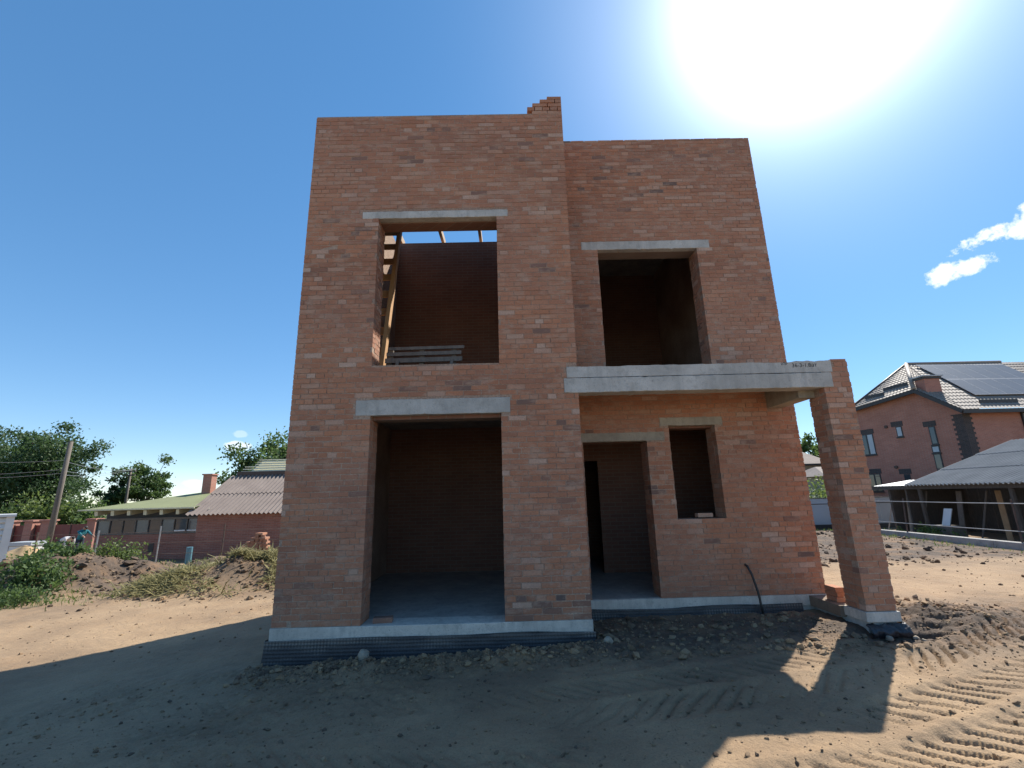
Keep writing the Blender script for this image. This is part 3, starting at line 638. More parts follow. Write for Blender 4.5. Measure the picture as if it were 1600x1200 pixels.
def rock(name, loc, r, label, mat, seed, group=None, squash=.75, n=3):
    import bmesh
    bm = bmesh.new(); bmesh.ops.create_icosphere(bm, subdivisions=n, radius=1)
    P = np.array([v.co[:] for v in bm.verts]); d = 1+.28*fbm(P[:, 0]*1.1+seed*3.1, P[:, 1]*1.1+P[:, 2]*1.7, 1.1, 3, seed)+.12*fbm(P[:, 0]*3+seed, P[:, 1]*3+P[:, 2]*2.3, 1.3, 2, seed+1)
    for v, q, k in zip(bm.verts, P, d): v.co = (q[0]*r*k, q[1]*r*.85*k, q[2]*r*squash*k)
    me = bpy.data.meshes.new(name); bm.to_mesh(me); bm.free(); me.materials.append(mat); me.shade_smooth()
    o = bpy.data.objects.new(name, me); COL.objects.link(o); o.location = tuple(float(q) for q in loc); o.rotation_euler[2] = seed*1.7
    if label: tag(o, label, 'stone', group)
    return o
def on_ground(px, py, z=-.15):
    for _ in range(6): p = WZ(px, py, z); z = H(p[0], p[1])
    return p
q = WY(566, 1040, 6.2); rock('stone', (q[0], 6.2, H(q[0], 6.2)+.06), .085, 'pale angular stone lying against the black foundation membrane', MT['rock'], 3, squash=.9)
q = WY(951, 1007, 6.25); rock('stone', (q[0], 6.25, H(q[0], 6.25)+.03), .06, 'smooth rounded tan stone at the end of the black membrane', MT['rock'], 8)
for px, py, r, s in ((1418, 985, .05, 11), (1390, 1000, .045, 12), (1432, 1000, .04, 13), (1445, 1003, .03, 14), (1405, 1012, .03, 15)):
    q = on_ground(px, py, 0); rock('stone', (q[0], q[1], q[2]+r*.4), r, 'small earthy stone among the rubble beside the porch pillar', MT['rock'], s, 'small stones beside the porch pillar')

# ------------------------------------------------------------------ clods of soil
def clods():
    ico_v = []; ph = (1+5**.5)/2
    for a, b in ((1, ph), (-1, ph), (1, -ph), (-1, -ph)): ico_v += [(0, a, b), (a, b, 0), (b, 0, a)]
    base = np.array(ico_v)/math.sqrt(1+ph*ph)
    from itertools import combinations
    e = 2/math.sqrt(1+ph*ph)+1e-3; F = [t for t in combinations(range(12), 3) if all(np.linalg.norm(base[i]-base[j]) < e for i, j in combinations(t, 2))]
    F = [t if np.dot(np.cross(base[t[1]]-base[t[0]], base[t[2]]-base[t[0]]), base[t[0]]) > 0 else t[::-1] for t in F]; F = np.array(F)
    def place(n, fx, fy, rr):
        x = fx(n); y = fy(n); r = rr(n); return x, y, r
    pts = []
    g = rng.normal; un = rng.uniform
    ex = lambda n, a, b: np.clip(a*rng.exponential(.6, n), a*.45, b)
    pts.append((un(-3.2, 1.1, 2600), 6.05+g(0, .17, 2600), np.clip(.007*rng.pareto(2.2, 2600)+.006, .006, .042)))
    pts.append((un(1.1, 4.5, 1500), un(5.6, 7.45, 1500), np.clip(.008*rng.pareto(1.8, 1500)+.005, .005, .05)))
    pts.append((g(5.7, .8, 1100), g(6.6, .7, 1100), ex(1100, .017, .055)))
    pts.append((un(-5, 6.5, 4200), un(3.0, 6.0, 4200), np.clip(.004*rng.pareto(1.8, 4200)+.003, .003, .02)))
    pts.append((un(5.5, 13, 1600), un(11, 19, 1600), np.clip(.014*rng.pareto(1.8, 1600)+.008, .008, .08)))
    pts.append((g(-11.6, 1.9, 1300), g(13.6, .7, 1300), ex(1300, .04, .13)))
    pts.append((g(-7.8, 1.3, 900), g(12.3, .7, 900), ex(900, .03, .10)))
    pts.append((un(-9, -4, 420), un(7, 12, 420), np.clip(.006*rng.pareto(1.7, 420)+.004, .004, .026))); pts.append((un(5.2, 12, 500), un(6, 11, 500), ex(500, .012, .04)))
    X = np.concatenate([p[0] for p in pts]); Y = np.concatenate([p[1] for p in pts]); Rr = np.concatenate([p[2] for p in pts])
    ok = ~((X > TX0-.1) & (X < TX1+.08) & (Y > TY-.10)) & ~((X > TX1) & (X < 5.1) & (Y > WYF-.1) & (Y < 11.6)) & ~((X > 4.3) & (X < 5.1) & (Y > 6.4) & (Y < 7.7)); X, Y, Rr = X[ok], Y[ok], Rr[ok]
    Z = terrain(X, Y)+Rr*.25; n = len(X)
    V = base[None]*(1+rng.uniform(-.45, .4, (n, 12, 1)))*np.stack([Rr*un(.8, 1.3, n), Rr*un(.8, 1.2, n), Rr*un(.55, .9, n)], -1)[:, None]
    an = un(0, 6.3, n); c, s = np.cos(an)[:, None], np.sin(an)[:, None]
    V = np.stack([V[..., 0]*c-V[..., 1]*s, V[..., 0]*s+V[..., 1]*c, V[..., 2]], -1)+np.stack([X, Y, Z], -1)[:, None]
    f = (F[None]+12*np.arange(n)[:, None, None]).reshape(-1, 3)
    o = mesh_obj('soil_clods', V.reshape(-1, 3), f, MT['soil'], None)
    at = o.data.attributes.new('soil', 'FLOAT_COLOR', 'POINT'); arr = np.zeros((n*12, 4), np.float32); arr[:, 0] = np.repeat(un(.15, .8, n)+.25*(Y > 9.5), 12); arr[:, 3] = 1; at.data.foreach_set('color', arr.ravel())
    tag(o, 'loose crumbled clods of brown soil scattered over the building plot', 'soil', kind='stuff')
clods()

# ------------------------------------------------------------------ vegetation
def leaf_mesh(C, S, up=.25, aspect=.55, seed=0):
    # many small pointed leaf faces at points C with sizes S
    r = np.random.default_rng(seed); n = len(C); d = r.normal(size=(n, 3)); d[:, 2] += up; d /= np.linalg.norm(d, axis=1, keepdims=True)
    e = np.cross(d, r.normal(size=(n, 3))); e /= np.linalg.norm(e, axis=1, keepdims=True)+1e-9
    a = d*S[:, None]; b = e*S[:, None]*aspect*.5
    V = np.stack([C, C+a*.45+b, C+a, C+a*.45-b], 1).reshape(-1, 3); return V, np.arange(4*n).reshape(-1, 4)
def foliage(name, C, S, mat, parent, seed, up=.25, aspect=.55, clump=None):
    V, F = leaf_mesh(C, S, up, aspect, seed); r = np.random.default_rng(seed+5); t = r.random((len(C), 3))*.6
    if clump is not None: t[:, 0] = np.clip(t[:, 0]+clump*.45-.05, 0, 1)
    return mesh_obj(name, V, F, mat, parent, False, t)
def tree(name, label, base, h, rx, ry, trunk_h, mat, nleaf, size, seed, group=None, nclump=70, trunk_r=.16, droop=0):
    r = np.random.default_rng(seed); base = np.asarray(base, float); o = thing(name, base, label, 'tree', group)
    cz = trunk_h+(h-trunk_h)*.52; hz = (h-trunk_h)*.56
    K = []
    while len(K) < nclump:
        p = r.uniform(-1, 1, 3); q = np.linalg.norm(p)
        if q > 1 or q < .35: continue
        p = p*(1+.22*r.normal())
        K.append(base+np.array([p[0]*rx, p[1]*ry, cz+p[2]*hz]))
    K = np.array(K); mb = MB()
    tops = base+np.array([r.normal()*.2, r.normal()*.2, trunk_h+.5*hz])
    mb.tube([base+[0, 0, -.3], base+[.04, 0, trunk_h*.5], base+[0, .05, trunk_h], tops, base+[.1, 0, cz+.5*hz]], [trunk_r*1.25, trunk_r, trunk_r*.85, trunk_r*.6, trunk_r*.2], 8)
    for k in K[::2]:
        s = base+np.array([0, 0, trunk_h*r.uniform(.8, 1.3)]); m = (s+k)/2+np.array([0, 0, .12*h*r.random()]); mb.tube([s, m, k], [trunk_r*.42, trunk_r*.22, .012], 5, False)
    mb.build('trunk', MT['bark'], o, True)
    per = r.integers(0, len(K), nleaf); rad = (rx+ry)/2*.22*r.uniform(.7, 1.35, len(K))
    g = r.normal(size=(nleaf, 3)); g[:, 2] *= .7
    C = K[per]+g*rad[per][:, None]*.62
    if droop: C[:, 2] -= droop*np.abs(r.normal(size=nleaf))*rad[per]
    keep = C[:, 2] > base[2]+.3; C = C[keep]; per = per[keep]
    foliage('crown', C, size*r.uniform(.6, 1.3, len(C)), mat, o, seed+1, clump=r.random(len(K))[per]); return o
def shrub(name, label, base, h, rx, ry, mat, nleaf, size, seed, nst=14, cat='plant', group=None, lean=.35):
    r = np.random.default_rng(seed); base = np.asarray(base, float); o = thing(name, base, label, cat, group); mb = MB(); C = []
    for k in range(nst):
        b = base+np.array([r.normal()*rx*.5, r.normal()*ry*.5, 0]); b[2] = H(b[0], b[1])-.03; hh = h*r.uniform(.5, 1.05); t = b+np.array([r.normal()*lean*hh*.6, r.normal()*lean*hh*.6, hh])
        m = (b+t)/2+r.normal(size=3)*.05; mb.tube([b, m, t], [.012, .009, .004], 5, False)
        for _ in range(nleaf//nst): s = r.uniform(.12, 1); p = b+(t-b)*s; C.append(p+r.normal(size=3)*np.array([1, 1, .6])*(.05+.16*hh*(1-s*.5)))
    mb.build('stem', MT['leafmid'], o); C = np.array(C); foliage('foliage', C, size*r.uniform(.5, 1.3, len(C)), mat, o, seed+1, up=.5, clump=r.random(len(C))); return o
# big trees at the left
q = WY(52, 830, 36); tree('locust_tree', 'tallest broad dark green tree behind the red gate and the leaning pole', (q[0], 36, -.9), 7.5, 3.0, 3.0, 1.4, MT['leafdark'], 28000, .22, 11, 'trees along the street', 95, .22)
q = WY(-25, 830, 37); tree('locust_tree', 'broad dark green tree rising behind the white ribbed cabin', (q[0], 37, -.9), 8.2, 3.2, 3.0, 1.8, MT['leafdark'], 15000, .22, 12, 'trees along the street', 75, .22)
q = WY(180, 800, 44); tree('locust_tree', 'small loose green tree between the tall tree and the far pole', (q[0], 44, -.9), 5.2, 1.2, 1.3, 1.5, MT['leafdark'], 5500, .24, 13, 'trees along the street', 34, .16)
q = WY(222, 800, 45); tree('locust_tree', 'feathery green tree behind the far pole with the crossarm', (q[0], 45, -.9), 5.9, 2.0, 1.9, 1.6, MT['leafmid'], 10000, .24, 14, 'trees along the street', 48, .17)
q = WY(428, 760, 36); tree('walnut_tree', 'leafy tree rising behind the bare battened roof', (q[0], 36, -.7), 6.5, 3.0, 2.4, 1.8, MT['leafmid'], 13000, .26, 15, None, 60, .2)
q = WY(1279, 790, 46); tree('garden_tree', 'green tree behind the small roofs beyond the pale fence', (q[0], 46, -.2), 6.3, 2.4, 2.0, 1.6, MT['leafmid'], 5000, .34, 16, None, 40, .17)
for k, (px, Y, h, m) in enumerate(((55, 32, 2.9, 'leaflight'), (95, 32.5, 3.0, 'leaflight'), (132, 33, 2.8, 'leafmid'), (20, 32, 2.6, 'leafmid'))):
    q = WY(px, 830, Y); lab = ('leafy light green lilac bush just left of the leaning pole behind the gate', 'leafy light green lilac bush just right of the leaning pole behind the gate', 'leafy bush behind the brick gate pillar at the end of the glazed veranda', 'leafy bush behind the fence next to the white ribbed cabin')[k]
    shrub('lilac_bush', lab, (q[0], Y, -.9), h+.6, 1.5, .8, MT[m], 2600, .26, 40+k, 22, 'bush', 'bushes behind the red gate', .2)
q = WY(172, 878, 14.7); shrub('weed_clump', 'tall bright green weed clump on the earth bank before the veranda', (q[0], 14.7, H(q[0], 14.7)), .72, .85, .3, MT['leaflight'], 2200, .085, 61, 30, 'weeds', 'weeds on the earth bank', .25)
q = WY(140, 880, 14.6); shrub('weed_clump', 'low green weed clump on the earth bank below the person in teal', (q[0], 14.6, H(q[0], 14.6)), .5, .5, .3, MT['leaflight'], 900, .08, 62, 14, 'weeds', 'weeds on the earth bank')
q = WY(100, 880, 13.6); shrub('weed_clump', 'dark green broad-leaved weeds on the bank below the person in white', (q[0], 13.6, H(q[0], 13.6)), .42, .7, .3, MT['leafmid'], 1400, .10, 63, 18, 'weeds', 'weeds on the earth bank')
q = WY(48, 900, 12.2); shrub('weed_clump', 'large green weed patch in front of the white ribbed cabin', (q[0], 12.2, H(q[0], 12.2)), .75, .8, .45, MT['leafmid'], 2600, .09, 64, 34, 'weeds', 'weeds on the earth bank')
q = WY(8, 930, 11.2); shrub('weed_clump', 'low green weeds trailing down to the sandy track', (q[0], 11.2, H(q[0], 11.2)), .38, 1.0, .5, MT['leafmid'], 1800, .07, 65, 30, 'weeds', 'weeds on the earth bank')
q = WY(1270, 775, 26); shrub('garden_bush', 'yellowish green bush showing above the pale sheet fence', (q[0], 26, 0), 2.2, .9, .6, MT['leaflight'], 1500, .17, 66, 16, 'bush')
q = WY(1308, 775, 27); shrub('garden_bush', 'yellowish green bush hidden mostly behind the porch pillar', (q[0], 27, 0), 2.0, .9, .6, MT['leaflight'], 1200, .17, 67, 14, 'bush')
def weed_heap():
    r = np.random.default_rng(5); n = 9000; x = np.maximum(r.normal(-7.25, .85, n), -8.9+.4*r.random(n)); y = r.normal(12.85, .55, n)
    side = (fbm(x, y, .9, 3, 4) > -.12); x, y = x[side], y[side]
    x2 = r.normal(-8.5, .45, 1300); y2 = r.normal(12.0, .3, 1300); x = np.concatenate([x, x2]); y = np.concatenate([y, y2]); n = len(x)
    ok = terrain(x, y, False)-(-.45) > .06; x, y = x[ok], y[ok]; n = len(x); z = terrain(x, y)+r.uniform(-.01, .10, n)
    C = np.stack([x, y, z], -1); d = r.normal(size=(n, 3)); d[:, 2] = np.abs(d[:, 2])*.45; d /= np.linalg.norm(d, axis=1, keepdims=True); s = r.uniform(.10, .34, n)[:, None]; e = np.cross(d, [0, 0, 1.]); e /= np.linalg.norm(e, axis=1, keepdims=True)+1e-6
    w = r.uniform(.004, .014, n)[:, None]; V = np.stack([C-e*w, C+e*w, C+d*s*.6+e*w*.8+[0, 0, .02], C+d*s, C+d*s*.6-e*w*.8+[0, 0, .02]], 1).reshape(-1, 3)
    o = mesh_obj('weed_heap', V, np.arange(5*n).reshape(-1, 5), MT['dryweed'], None, False, np.stack([r.random(n)]*3, -1))
    tag(o, 'heap of uprooted half-dry weeds and straw thrown over the soil mound', 'weeds', kind='stuff')
    # longer stalks sticking out
    mb = MB()
    for _ in range(60):
        px = r.normal(-7.7, 1.0); py = r.normal(12.9, .45); pz = H(px, py); a = r.uniform(0, 6.3); l = r.uniform(.3, .7); p = np.array([px, py, pz]); t = p+np.array([math.cos(a)*l*.7, math.sin(a)*l*.5, l*.55]); mb.tube([p, (p+t)/2+[0, 0, .06], t], [.012, .010, .005], 4, False)
    s = mb.build('weed_stalks', MT['dryweed'], None, tone=True); tag(s, 'long dry stalks sticking out of the weed heap on the soil mound', 'weeds', kind='stuff')
weed_heap()
def tufts():
    r = np.random.default_rng(9); xs = []; ys = []
    for cx, cy, sx, sy, n in ((-12.5, 11.6, 1.5, .5, 1500), (-14.5, 12, 1.2, .8, 900), (-10.3, 15.0, 1.5, .3, 500), (13.2, 17, .25, 3, 500), (8, 19.5, 4, .3, 500)):
        xs.append(r.normal(cx, sx, n)); ys.append(r.normal(cy, sy, n))
    x = np.concatenate(xs); y = np.concatenate(ys); n = len(x); C = np.stack([x, y, terrain(x, y, False)-.01], -1)
    V, F = leaf_mesh(C, r.uniform(.05, .16, n), 2.2, .16, 3)
    o = mesh_obj('grass_tufts', V, F, MT['leaflight'], None, False, np.stack([r.random(n)]*3, -1)); tag(o, 'thin short grass growing on the banks and along the fences', 'grass', kind='stuff')
tufts()

# ------------------------------------------------------------------ corrugated sheets and plain sheets
def corrugated(name, mat, parent, o, u, v, nwave, amp, th=.012, seg=6):
    # one sheet: origin corner o, edge vector u across the waves, v up the slope
    o, u, v = (np.asarray(q, float) for q in (o, u, v)); n = np.cross(u, v); n /= np.linalg.norm(n); m = nwave*seg+1
    V = []; F = []
    for k in range(m):
        t = k/(m-1); w = n*amp*math.cos(2*math.pi*t*nwave); V += [o+u*t+w, o+u*t+v+w, o+u*t+v+w-n*th, o+u*t+w-n*th]
    for k in range(m-1):
        a = 4*k; F += [(a, a+4, a+5, a+1), (a+3, a+2, a+6, a+7), (a, a+3, a+7, a+4), (a+1, a+5, a+6, a+2)]
    F += [(0, 1, 2, 3), (4*m-4, 4*m-1, 4*m-2, 4*m-3)]
    return mesh_obj(name, V, F, mat, parent, False)

# ------------------------------------------------------------------ left: barn with brown sheets, battened roof, glazed veranda
def barn():
    gz = -.7; e0 = WY(303, 804, 22); X0, X1 = -14.95, -8.6; zE = 1.22
    o = thing('brick_barn', (-11.6, 23.5, gz), 'old brick barn with brown corrugated roof and bare battens above', 'barn')
    MB().box(X0+.35, X1, 22.35, 26, gz-.3, 1.22).build('wall', MT['barnbrick'], o)
    mb = MB(); mb.add([(X0+.36, 22.36, 1.22), (X0+.36, 26, 1.22), (X0+.36, 26, 3.1), (X1-.01, 22.36, 1.22), (X1-.01, 26, 1.22), (X1-.01, 26, 3.1)], [(0, 2, 1), (3, 4, 5), (0, 3, 5, 2), (1, 2, 5, 4)]); mb.build('gable', MT['barnbrick'], o)
    sl = np.array([0, 3.35, 1.86]); half = sl*.5; wdt = (X1-X0)/5
    for r_ in range(2):
        for k in range(5):
            corrugated('roof_sheet', MT['brownslate'], o, np.array([X0+wdt*k+.004*r_, 22.0, zE])+half*r_*.985+np.array([0, 0, .03*r_]), (wdt, 0, 0), half*1.03, 6, .045)
    MB().box(X0+.2, X1, 25.36, 25.5, 3.12, 3.34).build('ridge_board', MT['rust'], o)
    # battens on rafters of the roof rising behind
    nb = 6
    for k in range(6):
        x = X0+1.0+k*1.0; MB().beam((x, 25.5, 3.16), (x, 26.9, 3.98), .06, .10).build('rafter', MT['batten'], o)
    for k in range(11):
        t = .02+k*.088; MB().beam((X0+.75+.05*(k % 2), 25.5+1.4*t, 3.235+.82*t), (X1, 25.5+1.4*t, 3.235+.82*t), .115, .02, (0, -.5, .86)).build('roof_board', MT['batten'], o)
    for k in range(nb):
        t = .06+k*.175; xl = X0+.28-.16*(k % 3)+.12*k
        MB().beam((xl, 25.5+1.4*t, 3.30+.82*t), (X1, 25.5+1.4*t, 3.30+.82*t), .05, .05).build('batten', MT['batten2'], o)
    MB().box(X0+.5, X1, 26.002, 28.5, gz-.3, 3.0).build('wall', MT['barnbrick'], o)
    mb = MB(); mb.box(-.24, .24, -.24, .24, -1.9, .1); mb.box(-.29, .29, -.29, .29, .1, .17)
    q = WY(329, 742, 26.5); mb.v = [(x+q[0], y+26.5, z+q[2]-.12) for x, y, z in mb.v]; mb.build('chimney', MT['farbrick'], o)
barn()
def veranda():
    gz = -.75; Y0 = 22.9; XL, XR = -19.7, -14.2; o = thing('glazed_veranda', (-17, 24, gz), 'low brick veranda with a row of dusty windows under a greenish roof', 'building')
    MB().box(XL, XR+.02, Y0, 27, gz-.3, .36).build('wall', MT['barnbrick'], o)
    MB().box(XL+.1, XR, Y0+.35, 27, .36, 1.5).build('inner_wall', MT['fascia'], o)
    MB().box(XL, XR, Y0-.03, Y0+.12, .36, .42).build('sill', MT['oldwood'], o); MB().box(XL, XR, Y0-.03, Y0+.12, 1.02, 1.12).build('top_beam', MT['oldwood'], o)
    n = 9; w = (XR-XL)/n
    for k in range(n+1): MB().box(XL+w*k-.02, XL+w*k+.02, Y0-.02, Y0+.1, .42, 1.02).build('mullion', MT['oldwood'], o)
    for k in range(n):
        MB().box(XL+w*k+.02, XL+w*(k+1)-.02, Y0+.03, Y0+.045, .42, 1.02).build('pane', MT['dustglass'] if k in (0, 3, 5) else MT['glass'], o)
    for k in (6, 7, 8): MB().box(XL+w*k+.05, XL+w*(k+1)-.05, Y0-.035, Y0-.005, .47, .53).build('white_rail', MT['white'], o)
    MB().box(-17.1, -16.85, Y0-.02, Y0+.01, -.45, -.05).build('vent', MT['fascia'], o)
    for k in range(8):
        x = XL+.25+k*.76; MB().beam((x, Y0-.45, 1.37), (x, Y0+2, 1.70), .15, .22).build('rafter', MT['batten'], o)
    ze = 1.56; v = [(XL-.45, Y0-.55, ze), (XR-.6, Y0-.55, ze), (XR-.2, 27.0, 2.38), (-17.2, 27.0, 2.38)]
    mb = MB(); mb.add(v, [(0, 1, 2, 3)]); mb.add([(a, b, c-.06) for a, b, c in v], [(3, 2, 1, 0)]); mb.add([v[0], v[1], (v[1][0], v[1][1], ze-.06), (v[0][0], v[0][1], ze-.06)], [(3, 2, 1, 0)])
    mb.add([v[0], v[3], (v[3][0], 27.0, 2.32), (v[0][0], v[0][1], ze-.06)], [(0, 1, 2, 3)]); rf = mb.build('roof', MT['greenroof'], o)
    MB().box(XL-.5, XR-.6, Y0-.60, Y0-.555, ze-.05, ze+.015).build('eave_trim', MT['batten'], o)
veranda()
def blue_post():
    q = WY(295, 868, 20); o = MB().tube([(q[0], 20, H(q[0], 20)-.2), (q[0], 20, q[2]+.1), (q[0], 20, q[2]+.33)], [.12, .12, .12], 10).build('pipe', MT['bluepaint']); tag(rebase(o), 'short pale blue pipe standing before the barn corner', 'pipe')
blue_post()
def wire_fence():
    Y = 18.6; o = thing('wire_fence', (-13, Y, -.5), 'thin wire fence on metal posts before the veranda and barn', 'fence')
    xs = []
    for px, top, m in ((155, 829, 'steel'), (252, 822, 'steel'), (352, 818, 'rust'), (60, 832, 'rust')):
        q = WY(px, top, Y); xs.append(q[0]); MB().tube([(q[0]-.02, Y, H(q[0], Y)-.25), (q[0], Y, q[2])], .03, 6).build('post', MT[m], o)
    for z in (.70, .30, -.1): MB().tube([(-20, Y, z+.02), (-17, Y, z-.02), (-13.2, Y, z), (-11, Y, z+.01), (-8, Y, z)], .008, 4).build('wire', MT['rust'], o)
wire_fence()

# red gate, pillars, poles, people, cabin, sand
def gate():
    Y = 28.5; o = thing('brick_gate', (-26, Y, -.95), 'red sheet metal gate and fence between orange brick pillars', 'gate')
    P = []
    for px in (50, 76, 147, 18, -20):
        q = WY(px, 822, Y); x = q[0]; P.append(x); zt = .92
        MB().box(x-.24, x+.24, Y-.24, Y+.24, -1.2, zt).build('pillar', MT['farbrick'], o)
        MB().box(x-.31, x+.31, Y-.31, Y+.31, zt, zt+.09).build('pillar_cap', MT['farbrick'], o)
    P.sort()
    for a, b in zip(P[:-1], P[1:]):
        n = max(1, int((b-a)/1.3)); w = (b-a-.48)/n
        for k in range(n): 
            MB().box(a+.24+w*k+.015, a+.24+w*(k+1)-.015, Y-.03, Y+.03, -.75, .70).build('panel', MT['gate'], o)
            MB().box(a+.24+w*k, a+.24+w*k+.04, Y-.06, Y-.031, -.8, .74).build('stile', MT['rust'], o)
gate()
def pole(name, label, px, top, Y, rad, zb, lean=0, arm=False):
    t = WY(px, top, Y); q = np.array([t[0]-lean, Y, zb]); o = thing(name, q, label, 'pole'); MB().tube([q-[0, 0, .3], (q+t)/2, t], [rad, rad*.85, rad*.7], 8).build('post', MT['pole'], o, True)
    if arm:
        for dz in (.25, .6): MB().beam(t+[-.55, -.1, -dz], t+[.55, -.1, -dz], .09, .11).build('crossarm', MT['pole'], o)
        for dx in (-.48, 0, .48): MB().tube([t+[dx, -.1, -.22], t+[dx, -.1, -.04]], .035, 6).build('insulator', MT['white'], o)
    return t
t1 = pole('utility_pole', 'tall bare grey wooden pole in front of the red gate and big trees', 111, 690, 26, .15, -.9, lean=.15)
t2 = pole('utility_pole', 'distant power pole with a crossarm above the green veranda roof', 205, 732, 42, .13, -.9, arm=True)
def cable(a, b, sag, label):
    a, b = np.asarray(a, float), np.asarray(b, float); pts = [a+(b-a)*t-np.array([0, 0, sag*4*t*(1-t)]) for t in np.linspace(0, 1, 14)]
    o = MB().tube(pts, .009, 4).build('power_cable', MT['steel']); tag(o, label, 'cable', 'overhead cables'); rebase(o)
for k, (dz, yy) in enumerate(((-1.55, 742), (-1.75, 748), (-1.05, 718))):
    cable(t1+[0, -.1, dz], WY(-160, yy, 26), .15, 'thin overhead cable running from the bare wooden pole past the big trees'); cable(t1+[0, .1, dz-.1], t2+[-.48+.48*k, -.1, -.1], .25, 'thin overhead cable between the bare pole and the distant crossarm pole')
def person(name, label, loc, rz, joints, edges, mats, head_r, hair=True, scale=1.0):
    names = list(joints); idx = {n: i for i, n in enumerate(names)}
    me = bpy.data.meshes.new(name); me.from_pydata([tuple(np.array(joints[n][0])*scale) for n in names], [(idx[a], idx[b]) for a, b in edges], [])
    o = bpy.data.objects.new(name, me); COL.objects.link(o); m = o.modifiers.new('s', 'SKIN'); me.skin_vertices.new() if not me.skin_vertices else None
    for n in names: r = joints[n][1]*scale; me.skin_vertices[0].data[idx[n]].radius = (r, r)
    me.skin_vertices[0].data[0].use_root = True; s = o.modifiers.new('d', 'SUBSURF'); s.levels = 2; s.render_levels = 2
    dg = bpy.context.evaluated_depsgraph_get(); nm = bpy.data.meshes.new_from_object(o.evaluated_get(dg)); bpy.data.objects.remove(o); nm.name = name
    nm.materials.clear(); keys = list(dict.fromkeys(mats.values()))
    for k in keys: nm.materials.append(MT[k])
    pts = np.array([np.array(joints[n][0])*scale for n in names]); lab = [mats.get(n, mats['*']) for n in names]
    for p in nm.polygons:
        c = np.array(p.center); d = np.linalg.norm(pts-c, axis=1)-np.array([joints[n][1] for n in names])*.8; p.material_index = keys.index(lab[int(np.argmin(d))]); p.use_smooth = True
    q = bpy.data.objects.new(name, nm); COL.objects.link(q); q.location = tuple(float(v) for v in loc); q.rotation_euler[2] = rz; tag(q, label, 'person', 'workers by the red gate')
    return q
def figure(pitch, head_pitch, arm_fwd, shirt, trousers, loc, rz, label, knee=.1):
    # facing +X locally; the trunk leans forward by pitch
    s, c = math.sin(pitch), math.cos(pitch); hip = np.array([-.10*s, 0, .92-knee*.4]); ch = hip+np.array([s*.30, 0, c*.30]); sh = hip+np.array([s*.50, 0, c*.50]); nk = hip+np.array([s*.57, 0, c*.57])
    hd = nk+np.array([math.sin(head_pitch)*.10, 0, math.cos(head_pitch)*.10]); tp = hd+np.array([math.sin(head_pitch)*.12, 0, math.cos(head_pitch)*.12])
    J = {'hip': (hip, .155), 'waist': (hip+(ch-hip)*.5, .14), 'chest': (ch, .165), 'shoulder': (sh, .13), 'neck': (nk, .06), 'head': (hd, .095), 'crown': (tp, .085)}
    E = [('hip', 'waist'), ('waist', 'chest'), ('chest', 'shoulder'), ('shoulder', 'neck'), ('neck', 'head'), ('head', 'crown')]
    mt = {'*': trousers, 'waist': shirt, 'chest': shirt, 'shoulder': shirt, 'neck': 'skin', 'head': 'skin', 'crown': 'hair'}
    for n, y in (('l', .19), ('r', -.19)):
        a = sh+np.array([0, y, -.03]); el = a+np.array([math.sin(arm_fwd)*.27, y*.15, -math.cos(arm_fwd)*.27]); wr = el+np.array([math.sin(arm_fwd+.4)*.25, 0, -math.cos(arm_fwd+.4)*.25]); ha = wr+np.array([.05, 0, -.08])
        J.update({'sh'+n: (a, .065), 'el'+n: (el, .048), 'wr'+n: (wr, .036), 'ha'+n: (ha, .042)}); E += [('shoulder', 'sh'+n), ('sh'+n, 'el'+n), ('el'+n, 'wr'+n), ('wr'+n, 'ha'+n)]
        mt.update({'sh'+n: shirt, 'el'+n: shirt, 'wr'+n: 'skin', 'ha'+n: 'skin'})
        h = hip+np.array([0, y*.5, -.06]); kn = np.array([knee*.6, y*.6, .47]); an = np.array([-.03, y*.6, .08]); to = np.array([.15, y*.65, .04])
        J.update({'h'+n: (h, .10), 'k'+n: (kn, .068), 'a'+n: (an, .05), 't'+n: (to, .042)}); E += [('hip', 'h'+n), ('h'+n, 'k'+n), ('k'+n, 'a'+n), ('a'+n, 't'+n)]; mt.update({'t'+n: 'hair'})
    return person('person', label, loc, rz, J, E, mt, .1)
q = WY(124, 850, 24.5); figure(.35, .9, .9, 'teal', 'navy', (q[0], 24.5, H(q[0], 24.5)), -.3, 'person in a teal top and dark trousers stooping beside the gate pillar', .15)
q = WY(98, 850, 25); figure(1.35, 1.5, .2, 'whitecloth', 'navy', (q[0], 25.0, H(q[0], 25)), -.2, 'person in a white shirt bending far forward beside the leaning pole', .2)
